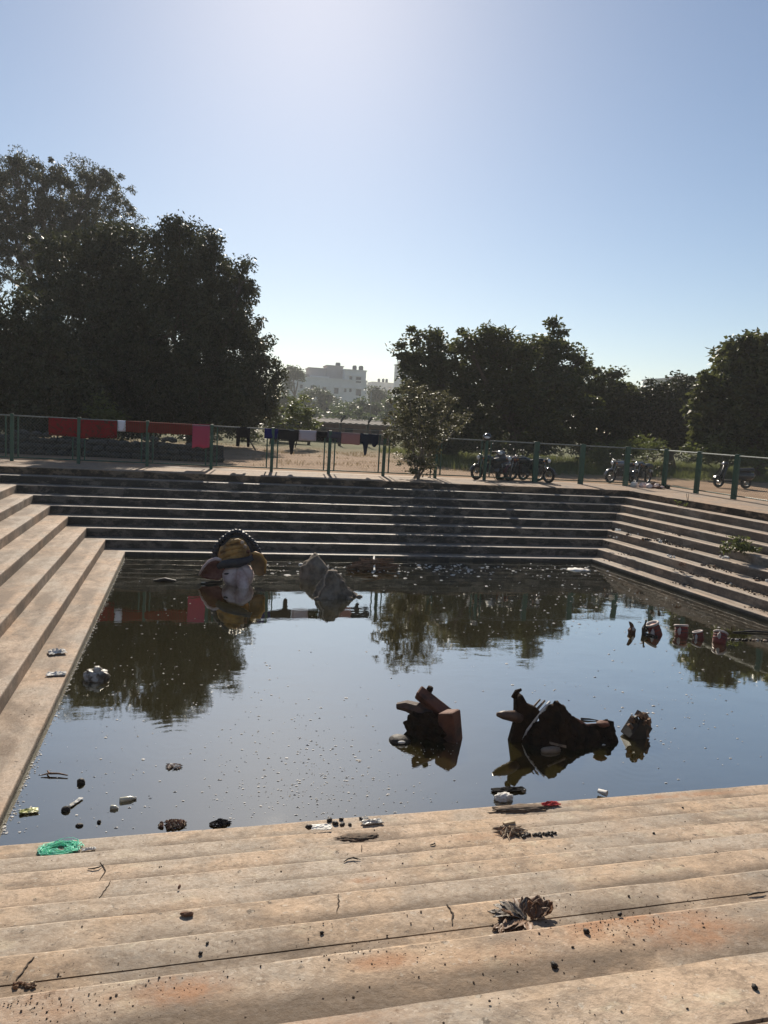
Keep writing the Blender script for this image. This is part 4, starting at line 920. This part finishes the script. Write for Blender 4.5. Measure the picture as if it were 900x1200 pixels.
crumple('white_rag', 'flat white rag on the lowest left step, the nearer of two', 'rag', 66, 791, (.2, .12), M_white, Z(1), .1, 8, .035)
BL = 'black floating husks near the left corner'
lump('black_husk', 'round black floating husk, farthest of the husks by the left steps', 'husk', 95, 918, (.035, .03, .035), M_darkwood, 2, .25, group=BL)
lump('black_husk', 'black floating husk with a pale scrap beside it, left of the white bottle', 'husk', 77, 950, (.035, .03, .028), M_darkwood, 2, .25, group=BL)
lump('black_husk', 'tiny flat black husk in front of the two bottles', 'husk', 93, 968, (.028, .02, .015), M_darkwood, 2, .25, group=BL)
lump('black_husk', 'tiny round black husk right of the flat one, near the near edge', 'husk', 116, 964, (.016, .016, .016), M_darkwood, 2, .25, group=BL)
crumple('pale_scrap', 'pale thin scrap beside a black husk', 'scrap', 89, 941, (.03, .14), M_paper, 0, -.5, 2, .012)
crumple('yellow_packet', 'flat greenish yellow packet floating in the near left corner', 'packet', 34, 952, (.13, .07), mat_simple('yellow_green_foil', (.5, .5, .14), (.6, .58, .35), .4, 14), 0, .15, 6, .02)
M_bottle = mat_simple('cloudy_plastic_bottle', (.55, .53, .42), (.4, .38, .3), .25, 8, 0, .1, .5)
for (px, py, l, r, rz, lab) in ((150, 938, .13, .022, .2, 'long cloudy plastic bottle floating near the left corner'), (134, 948, .06, .02, -.3, 'short cloudy plastic bottle left of the long one')):
    t = pond('floating_bottle', lab, 'bottle', px, py, rz, 'bottles near the left corner'); Mx = Matrix.Translation((0, 0, r*.5)) @ Matrix.Rotation(PI/2, 4, 'Y')
    MB().lathe([(r*.8, -l/2), (r, -l*.45), (r, l*.15), (r*.5, l*.35), (r*.4, l*.42)], 14, Mx).build('body', M_bottle, t, True); MB().lathe([(r*.46, l*.4), (r*.46, l*.5)], 12, Mx).build('cap', M_white, t, True)
t = pond('floating_twig', 'forked dark twig floating in the left corner', 'twig', 66, 909, -.15)
MB().tube([(-.09, .05, .02), (-.06, 0, .02), (.02, 0, .02), (.1, -.02, .015)], [.006, .01, .008, .005], 5).tube([(-.06, 0, .02), (-.12, -.02, .01)], [.008, .004], 5).build('twig', M_stick, t)
def tuft(name, label, cat, px, py, n, spread, l, mats, z=0.0, flat=.4):
    t = thing(name, label, cat, on_z(px, py, z)); mbs = {m.name: (m, MB()) for m in mats}
    for i in range(n):
        a, r = rnd.uniform(0, 2*PI), spread*rnd.random()**.6; p = Vector((math.cos(a)*r*1.3, math.sin(a)*r*.8, .008)); b = rnd.uniform(0, 2*PI); ll = l*rnd.uniform(.5, 1.2); zz = max(.0, (1-r/spread))*l*flat
        _, mb = mbs[rnd.choice(mats).name]; d = Vector((math.cos(b), math.sin(b), 0))*ll/2
        mb.tube([p-d+Vector((0, 0, zz*.3)), p+Vector((0, 0, zz)), p+d+Vector((0, 0, zz*.4))], [.002, .008*rnd.uniform(.6, 1.5), .002], 4)
    for nm, (m, mb) in mbs.items():
        if mb.v: mb.build('strands', m, t)
    return t
M_brownleaf = mat_simple('brown_husk', (.2, .11, .07), (.1, .06, .04), .9, 12); M_paleleaf = mat_simple('pale_husk', (.5, .4, .28), (.36, .28, .18), .9, 12)
tuft('weed_clump', 'brown clump of rotting flowers afloat at the near edge', 'weed clump', 202, 967, 90, .08, .05, [M_brownleaf, M_brownleaf, M_rust, M_paleleaf], 0, .6)
tuft('weed_clump', 'small black clump at the near water edge right of the brown one', 'weed clump', 258, 966, 70, .055, .045, [M_darkwood], 0, .8)
tuft('floating_leaves', 'pale grey leaf scraps floating beyond the brown clump', 'leaves', 203, 899, 26, .06, .07, [M_greyedge, M_white], 0, .15)
t = pond('floating_twig', 'short dark stick floating right of the black shell peak', 'twig', 690, 844, -.25); MB().tube([(-.09, 0, .012), (.0, 0, .014), (.1, 0, .006)], [.013, .01, .003], 5).build('twig', M_darkwood, t)
t = pond('floating_stick', 'dark jagged strip of bark floating left of the idol', 'stick', 248, 684, .1); MB().tube([(-.2, -.03, .01), (-.05, 0, .03), (.2, .05, .02)], [.012, .025, .018], 5).build('bark_strip', M_darkwood, t); MB().blob((-.15, -.02, .03), (.05, .02, .01), 1, .3).build('wet_scrap', M_white, t)
t = pond('floating_stick', 'dark sunken log tip near the far left water corner', 'stick', 193, 681, 0); MB().tube([(-.2, 0, .0), (0, 0, .03), (.2, 0, .0)], [.025, .04, .025], 6).build('log', M_darkwood, t)
o = crumple('black_cloth', 'black sodden cloth floating at the near edge above a white sack', 'cloth', 596, 927, (.3, .08), mat_cloth('sodden_black', (.012, .011, .01), None, None, 8, .05), 0, .0, 4, .03)
lump('white_sack', 'small grubby white sack at the water edge under the black cloth', 'sack', 590, 937, (.08, .05, .04), M_white, 4, .35, .1, 0, .4, None, 4)
t = thing('plastic_cup', 'white cup lying on its side at the water edge on the right', 'cup', on_z(706, 930, .02), -.9); Mx = Matrix.Translation((0, 0, .012)) @ Matrix.Rotation(PI/2, 4, 'Y')
MB().lathe([(.018, -.04), (.026, .035), (.028, .04), (.023, .036), (.015, -.03)], 16, Mx).build('cup', M_white, t, True)
lump('white_float', 'small white float beside the black cloth', 'float', 614, 927, (.02, .016, .014), M_white, 2, .2)
lump('white_float', 'round white scrap left of the grey hump near the far steps', 'float', 353, 662, (.06, .04, .03), M_white, 2, .3)
lump('foam_patch', 'large pale foam patch by the far right water corner', 'foam', 678, 668, (.28, .16, .03), M_white, 3, .4, 0, 0, .2, None, 4)

# scum specks (uncountable), plus white flakes standing in for sun sparkles
sp_v, sp_f = [], []
def flake(p, r):
    b = len(sp_v); n = 6; ph = rnd.uniform(0, 6); st_ = rnd.uniform(.4, 1.0)
    ring = [(p.x+math.cos(ph+i*PI/3)*r*rnd.uniform(.5, 1.1), p.y+math.sin(ph+i*PI/3)*r*st_*rnd.uniform(.5, 1.1)) for i in range(n)]
    for x, y in ring: sp_v.append((x, y, .003))
    sp_v.append((p.x, p.y, .003+r*.25))
    for i in range(n): sp_f.append((b+i, b+(i+1) % n, b+n))
for (cx_, cy_, sx_, sy_, n, r0, r1) in ((340, 900, 65, 40, 420, .005, .016), (390, 930, 70, 18, 160, .004, .014), (710, 800, 35, 50, 40, .01, .03), (110, 935, 45, 30, 60, .004, .016), (520, 667, 110, 5, 260, .015, .06), (700, 700, 60, 30, 160, .01, .03), (820, 800, 50, 40, 110, .006, .02), (770, 860, 60, 40, 40, .006, .02),  # leading near-edge clusters: sun sparkles drawn as white flakes; the rest is scum
                                        (190, 720, 50, 60, 70, .008, .02), (140, 840, 20, 40, 40, .006, .02), (500, 880, 20, 8, 40, .004, .012), (640, 690, 60, 20, 40, .02, .04), (240, 800, 60, 60, 60, .006, .014), (450, 760, 150, 60, 130, .008, .02), (600, 720, 60, 25, 50, .01, .02)):
    for i in range(n):
        px, py = rnd.gauss(cx_, sx_), rnd.gauss(cy_, sy_)
        if py < 660: continue
        p = on_z(px, py, 0); c0, c1 = corner('near', 'left', 1), corner('far', 'right', 1)
        if p.x < -1.3 or p.y > 16.8 or p.y < 5.6+.03*p.x or p.x > 9.2: continue
        flake(p, rnd.uniform(r0, r1)*rnd.choice([.6, .8, 1, 1.3]))
for i in range(420):   # line of scum along the left step
    y = 5.7+11*rnd.random()**1.6; x = -1.602-.01905*(y-16.9)+.02+abs(rnd.gauss(0, .025))
    if rnd.random() < .35 and y < 6.3: x += abs(rnd.gauss(0, .12))
    flake(Vector((x, y, 0)), rnd.uniform(.004, .016))
tag(link('scum_and_sparkle_flakes', MB().add(sp_v, sp_f).mesh('scum_and_sparkle_flakes'), M_white), 'white specks scattered over the pond water: scum, and near-edge flakes standing in for sun sparkles', 'scum', kind='stuff')

# ------------------------------------------------------------------ litter on the near steps
t = thing('green_net', 'crumpled green net bag on the lowest near step at the left', 'net bag', on_z(70, 996, Z(1)+.0), .12); t.scale = (.68, .75, .36)
M_net = mat_simple('green_plastic_net', (.3, .86, .62), (.2, .7, .48), .4, 30, 0, .1, .4)
def ringn(u, v):
    a, b = u*2*PI, v*2*PI; k = 1+.35*noise.noise(Vector((math.cos(a)*2, math.sin(a)*2, math.cos(b)*1.5))); r = (.035+.02*math.sin(a*3+1))*k
    q = .09+.018*noise.noise(Vector((math.cos(a)*1.3, math.sin(a)*1.3, 4))); R_ = q+r*math.cos(b)
    return Vector((R_*math.cos(a)*1.5, R_*math.sin(a)*.8, max(.004, .028+r*.8*math.sin(b)+.012*noise.noise(Vector((a*4, b*3, 2))))))
for i in range(150):
    a0 = rnd.uniform(0, 2*PI); a1 = a0+rnd.uniform(.4, 1.7); rr_ = rnd.uniform(.6, 1.35); zz = rnd.uniform(.006, .075); ph = rnd.uniform(0, 6)
    pts = [Vector(((.1*rr_+.02*math.sin(a*4+ph))*math.cos(a)*1.5, (.1*rr_+.02*math.sin(a*3+ph))*math.sin(a)*.85, max(.004, zz+.02*math.sin(a*5+i)))) for a in np.linspace(a0, a1, 8)]
    MB().tube(pts, rnd.uniform(.0025, .006), 4).build('strand', M_net, t)
for i in range(14):
    a = rnd.uniform(0, 2*PI); c_ = Vector((.15*math.cos(a), .085*math.sin(a), .03)); f_ = rnd.uniform(0, 9)
    o = MB().grid(lambda u, v: c_+Vector(((u-.5)*.11+.02*noise.noise(Vector((u*4, v*4, f_))), (v-.5)*.05, max(-.025, .03*noise.noise(Vector((u*5, v*5, f_+3)))))), 8, 6).build('net_fold', M_net, t); solid(o, .0015)
crumple('paper_scrap', 'small cream paper scrap right of the green net', 'paper', 104, 997, (.09, .03), M_paper, Z(1), .15, 3, .02)
crumple('paper_sheet', 'white torn paper sheet on the lowest near step among black lumps', 'paper', 377, 971, (.14, .07), M_paper, Z(2), -.12, 5, .018, .6)
crumple('clear_plastic', 'crumpled clear-white plastic on the near step right of the lumps', 'plastic', 436, 965, (.16, .06), mat_simple('milky_plastic', (.62, .6, .55), (.45, .42, .36), .3, 12), Z(1), .05, 9, .03)
crumple('white_tissue', 'small white tissue among the black lumps', 'tissue', 428, 961, (.05, .03), M_paper, Z(1), .4, 2, .03)
CL = 'black lumps on the lowest near step'
lumps = [(362, 971, .022, 'left of the white paper, widest black lump'), (386, 962, .02, 'above the right end of the white paper'), (393, 966, .022, 'first of the cluster right of the paper'), (400, 961, .016, 'topmost small lump of the cluster'), (401, 968, .02, 'lowest of the cluster right of the paper'),
         (410, 967, .014, 'lone lump between cluster and tissue'), (423, 960, .014, 'just left of the white tissue'), (433, 964, .02, 'between tissue and clear plastic')]
for i, (px, py, r, lab) in enumerate(lumps):
    lump('black_lump', 'black charred lump '+lab, 'lump', px, py, (r*1.2, r, r*.8), M_darkwood, 2, .3, i, Z(1) if py < 968 else Z(2)+.0, .6, CL)
crumple('red_cloth', 'small torn red cloth at the near water edge on the right', 'cloth', 645, 944, (.15, .06), mat_cloth('faded_red', (.45, .06, .06), None, None, 8, .1), Z(1), .1, 6, .03)
t = thing('dirt_pile', 'low grey-brown silt pile on the lowest near step by the red cloth', 'dirt pile', on_z(612, 948, Z(1)+.0))
MB().blob((0, 0, .0), (.26, .06, .022), 4, .4, 4, 3, flat=0).build('silt', mat_simple('silt', (.19, .14, .1), (.12, .09, .065), .95, 30, 0, .6), t, True)
t = thing('dirt_pile', 'dark silt patch on the near step below the clear plastic', 'dirt pile', on_z(420, 981, Z(2)))
MB().blob((0, 0, .0), (.15, .05, .012), 4, .4, 4, 6, flat=0).build('silt', mat_simple('silt_dark', (.17, .12, .085), (.1, .08, .06), .95, 30, 0, .6), t, True)
t = thing('dirt_pile', 'row of black soil crumbs on the near step right of the broken straw', 'dirt pile', on_z(630, 979, Z(3)+.0))
for i in range(22): MB().blob((-.13+.012*i+rnd.uniform(-.01, .01), rnd.uniform(-.015, .015), .006), (.014, .012, .01), 1, .3, 3, i).build('crumb', M_darkwood, t)
tuft('straw_bundle', 'broken pale straw and thin sticks on the near step', 'straw', 596, 975, 34, .07, .11, [M_paleleaf, M_stick], Z(3), .25)
t = thing('wood_chip', 'flat cream wood chip above the straw bundle', 'wood chip', on_z(596, 965, Z(2)+.0), .25); MB().box((0, 0, .008), (.09, .035, .012), (0, 0, 0), .95, .003).build('chip', M_paleleaf, t)
for (px, py, k, rz, l, lab) in ((113, 1018, 3, .35, .09, 'dark forked twig on the near step below the green net'), (412, 1008, 4, .1, .1, 'thin dark twig pieces on the middle near step'), (508, 990, 3, .6, .05, 'short knobbly twig stub on the near step'), (886, 1049, 7, .05, .09, 'dark splinter at the right edge of the near steps'),
                            (219, 1073, 6, -.1, .06, 'dry curled pod on the left near step'), (210, 1041, 5, 1.2, .03, 'small pinkish shell on the left near step')):
    t = thing('twig', lab, 'twig', on_z(px, py, Z(k)), rz, 'twigs and pods on the near steps')
    cur = rnd.uniform(-.35, .35)*l; fk = rnd.uniform(-.3, .3)*l; mb = MB().tube([(-l/2, cur*.6, .005), (-l*.2, -cur*.2, .009), (l*.15, -cur*.3, .01), (l/2, cur*.7, .006)], [.0025, .0045, .004, .0015], 5)
    if 'pod' in lab or 'shell' in lab: mb = MB().blob((0, 0, .008), (l*.5, l*.22, .01), 2, .35, 3, px)
    elif abs(fk) > .1*l: mb.tube([(l*.05, -cur*.25, .009), (l*.3, fk, .012)], [.003, .0012], 4)
    mb.build('stem', M_darkwood if 'pink' not in lab and 'pod' not in lab else M_brownleaf, t)
# dried leaf heap
t = thing('leaf_heap', 'heap of large curled dry brown leaves on the near step', 'leaf heap', on_z(612, 1078, Z(7)), .1); t.scale = (.98, .95, .62)
M_dl = [mat_leaf('dry_leaf_brown', (.2, .12, .075), (.3, .19, .12), .15), mat_leaf('dry_leaf_grey', (.22, .19, .16), (.3, .26, .21), .15), mat_leaf('dry_leaf_orange', (.34, .17, .08), (.4, .2, .1), .2)]
def dry_leaf(base, dirn, elev, l, w, curl, m):
    d = Vector((math.cos(dirn), math.sin(dirn), 0)); s = Vector((-d.y, d.x, 0))
    def fn(u, v):
        e = elev+curl*u; a = elev+curl*u*.5; p = base+d*(l*u*math.cos(a))+Vector((0, 0, l*u*math.sin(a))); ww = w*math.sin(PI*min(1, u*.92+.06))**.8
        c = (v-.5); n = Vector((-d.x*math.sin(e), -d.y*math.sin(e), math.cos(e))); p = p+s*(c*ww)+n*(abs(c)*ww*.6+.004*math.sin(u*17+v*9)); p.z = max(p.z, .003); return p
    o = MB().grid(fn, 9, 4).build('leaf', m, t, True); solid(o, .0018)
for i in range(44):
    if i < 20: dry_leaf(Vector((-.02+rnd.uniform(-.02, .03), rnd.uniform(-.02, .02), .015)), rnd.uniform(.5, 3.7), rnd.uniform(.1, .75), rnd.uniform(.08, .135), rnd.uniform(.024, .042), rnd.uniform(-1.1, .5), M_dl[i % 2])
    elif i < 31: dry_leaf(Vector((rnd.uniform(-.04, .01), rnd.uniform(-.03, 0), .01)), rnd.uniform(3.1, 4.3), rnd.uniform(.15, .5), rnd.uniform(.09, .14), rnd.uniform(.035, .05), rnd.uniform(-.8, -.2), M_dl[0])
    else: dry_leaf(Vector((.06+rnd.uniform(-.03, .04), rnd.uniform(-.02, .02), .015)), rnd.uniform(-.8, 1.6), rnd.uniform(.2, .9), rnd.uniform(.06, .1), rnd.uniform(.04, .06), rnd.uniform(.2, 1.3), M_dl[2 if i % 3 == 0 else 0])
t = thing('dry_flower', 'shrivelled flower and leaf bits on the near step at the left edge', 'flower', on_z(28, 1156, Z(7)-.0)); t.scale = (.5,)*3; 
for i in range(10): MB().blob((rnd.uniform(-.06, .07), rnd.uniform(-.03, .03), .01), (.018, .012, .012), 2, .5, 3, i).build('petal', rnd.choice([M_brownleaf, M_paleleaf, M_stick]), t)
# crumbs and grit
cr_v, cr_f = [], []
pv, pf = ico(1)
M_grit = mat_simple('dark_grit', (.06, .045, .035), (.13, .09, .06), .95, 60)
def crumb(p, r):
    b = len(cr_v); s = [rnd.uniform(.6, 1.3) for _ in range(3)]
    for q in pv: cr_v.append((p.x+q[0]*r*s[0]*rnd.uniform(.8, 1.2), p.y+q[1]*r*s[1], p.z+r*.5+q[2]*r*s[2]*.8))
    for f in pf: cr_f.append(tuple(i+b for i in f))
def tread_pt(q, x): return off('near', q)+SL['near']*x
for i in range(900):
    k = rnd.choice([2, 3, 4, 5, 6, 7, 7, 8, 8, 8, 9, 9]); q = k+rnd.uniform(.05, .55) if k < 9 else 9+rnd.uniform(.005, .12); x = rnd.uniform(-1.2, 1.6+.35*(9-k))
    crumb(Vector((x, tread_pt(q, x), Z(k))), rnd.choice([.0012, .0016, .002, .0025, .004])*rnd.uniform(.7, 1.3))
for (px, py, k, sx_, sy_, n) in ((740, 1085, 8, 70, 12, 260), (60, 1180, 8, 50, 14, 120), (440, 1120, 8, 45, 10, 90), (220, 1160, 8, 40, 15, 70), (850, 928, 1, 60, 3, 60)):
    for i in range(n):
        p = on_z(rnd.gauss(px, sx_), rnd.gauss(py, sy_), Z(k)); crumb(p, rnd.choice([.0012, .0016, .002, .003])*rnd.uniform(.7, 1.2))
tag(link('grit', MB().add(cr_v, cr_f).mesh('grit'), M_grit), 'dark crumbs of soil and grit scattered over the near steps', 'grit', kind='stuff')
PBG = 'dark clods on the near steps'
for (px, py, k, r, lab) in ((726, 1073, 8, .014, 'dark clod above the orange dust, upper of the two largest'), (687, 1093, 8, .017, 'dark clod left of the orange dust, biggest on the steps'), (649, 1133, 8, .018, 'ragged dark clod at the lower edge of the orange dust'), (766, 977, 4, .012, 'dark clod on the upper near steps toward the right'),
                            (800, 947, 2, .012, 'dark clod on the second near step, right half'), (898, 1032, 6, .018, 'dark clod touching the right picture edge'), (235, 1118, 7, .012, 'dark clod, lower of two on the left near steps'), (243, 1106, 7, .009, 'small dark clod, upper of two on the left near steps'), (377, 1094, 7, .011, 'dark clod on the near step left of the leaf heap'), (884, 1158, 9, .014, 'dark clod on the lowest strip near the bottom right corner')):
    lump('dark_clod', lab, 'clod', px, py, (r*.72, r*.6, r*.55), M_darkwood, 2, .4, px, Z(k), .6, PBG)

# litter on the right steps
LG = 'litter on the right steps'
for (px, py, k, r, m, lab) in ((725, 622, 5, .1, M_paper, 'white packet on the right steps near the far corner'), (738, 627, 4, .07, M_brownleaf, 'brown rubbish below the white packet'), (748, 627, 4, .05, M_white, 'pale scrap on the right steps beside the brown rubbish'), (757, 633, 4, .08, M_darkwood, 'dark rubbish heap, farthest on the right steps'),
                               (775, 634, 5, .12, M_darkwood, 'dark soil heap on the middle right step'), (785, 653, 3, .08, M_white, 'white scrap low on the right steps'), (800, 662, 3, .09, M_brownleaf, 'brown scraps low on the right steps left of centre'), (835, 664, 3, .09, M_paleleaf, 'pale straw litter on the right steps'), (850, 654, 4, .1, M_white, 'flat pale packet below the leafy weed'),
                               (858, 685, 2, .1, M_paleleaf, 'pale litter on the lower right step'), (875, 689, 2, .09, M_brownleaf, 'brown litter next to pale one on lower right step'), (892, 694, 2, .08, M_white, 'white scrap at the right picture edge of the steps'), (890, 680, 3, .1, M_darkwood, 'dark rubbish at the right picture edge'), (718, 630, 4, .07, M_darkwood, 'dark clump in the far right corner of the steps'), (712, 637, 3, .06, M_darkwood, 'lower dark clump in the far right corner')):
    p = on_z(px, py, Z(k)); t = thing('litter', lab, 'litter', p, rnd.uniform(0, 3), LG)
    for i in range(6): MB().blob((rnd.gauss(0, r*.7), rnd.gauss(0, r*.5), .015), (r*rnd.uniform(.25, .5), r*rnd.uniform(.2, .4), rnd.uniform(.015, .04)), 2, .5, 3, i+px % 7).build('scrap', m if rnd.random() < .7 else rnd.choice([M_white, M_darkwood, M_brownleaf]), t)
p = on_z(768, 572, BANK); t = thing('rubbish_pile', 'pile of pinkish rubbish at the corner of the fence', 'rubbish pile', p)
for i in range(22): MB().blob((rnd.gauss(0, .25), rnd.gauss(0, .15), .06), (rnd.uniform(.06, .14), rnd.uniform(.05, .1), rnd.uniform(.03, .1)), 2, .5, 2.5, i).build('scrap', rnd.choice([M_darkwood, M_pink, M_white, M_brownleaf, M_rust]), t)
# scraps of grit on side steps
cr_v, cr_f = [], []
pale_v, pale_f = [], []
for i in range(5200):
    y = rnd.uniform(6.5, 16.7); k = rnd.choice([1, 2, 2, 3, 3, 3, 4, 4, 4, 5, 6]); q = k+.25+.72*rnd.random()**.6; x = off('right', q)+SL['right']*(y-16.9)
    if noise.noise(Vector((y*.9, k*5.3, 2))) < .08 or rnd.random() < .45: continue
    crumb(Vector((x, y, Z(k))), rnd.choice([.005, .008, .012, .016, .026])*rnd.uniform(.7, 1.3))
    if rnd.random() < .3:
        b = len(pale_v); r = rnd.uniform(.012, .04); a = rnd.uniform(0, 6); z0 = Z(k)+.008
        pale_v += [(x+r*math.cos(a), y+r*math.sin(a), z0), (x-r*.6*math.sin(a), y+r*.6*math.cos(a), z0+r*.5), (x-r*math.cos(a), y-r*math.sin(a), z0+r*.2), (x+r*.6*math.sin(a), y-r*.6*math.cos(a), z0+.002)]; pale_f.append((b, b+1, b+2, b+3))
tag(link('leaf_litter', MB().add(pale_v, pale_f).mesh('leaf_litter'), M_paleleaf), 'pale leaf and paper litter strewn on the right steps', 'litter', kind='stuff')
for i in range(260):
    y = rnd.uniform(6, 16.7); k = rnd.choice([1, 2, 3, 4, 5, 6]); q = k+rnd.uniform(.1, .95); x = off('left', q)+SL['left']*(y-16.9); crumb(Vector((x, y, Z(k))), rnd.uniform(.002, .007))
tag(link('step_grit', MB().add(cr_v, cr_f).mesh('step_grit'), M_grit), 'scattered grit and leaf crumbs on the side steps', 'grit', kind='stuff')

# ------------------------------------------------------------------ haze
hz = NT('thin_haze'); vp = hz.n('ShaderNodeVolumePrincipled'); vp.inputs['Color'].default_value = (.95, .95, .94, 1); vp.inputs['Density'].default_value = .0007; vp.inputs['Anisotropy'].default_value = .1
hz.l(vp.outputs[0], hz.out.inputs[1])
tag(MB().box((0, 0, 13.5), (880, 880, 31)).build('haze', hz.m), kind='stuff')
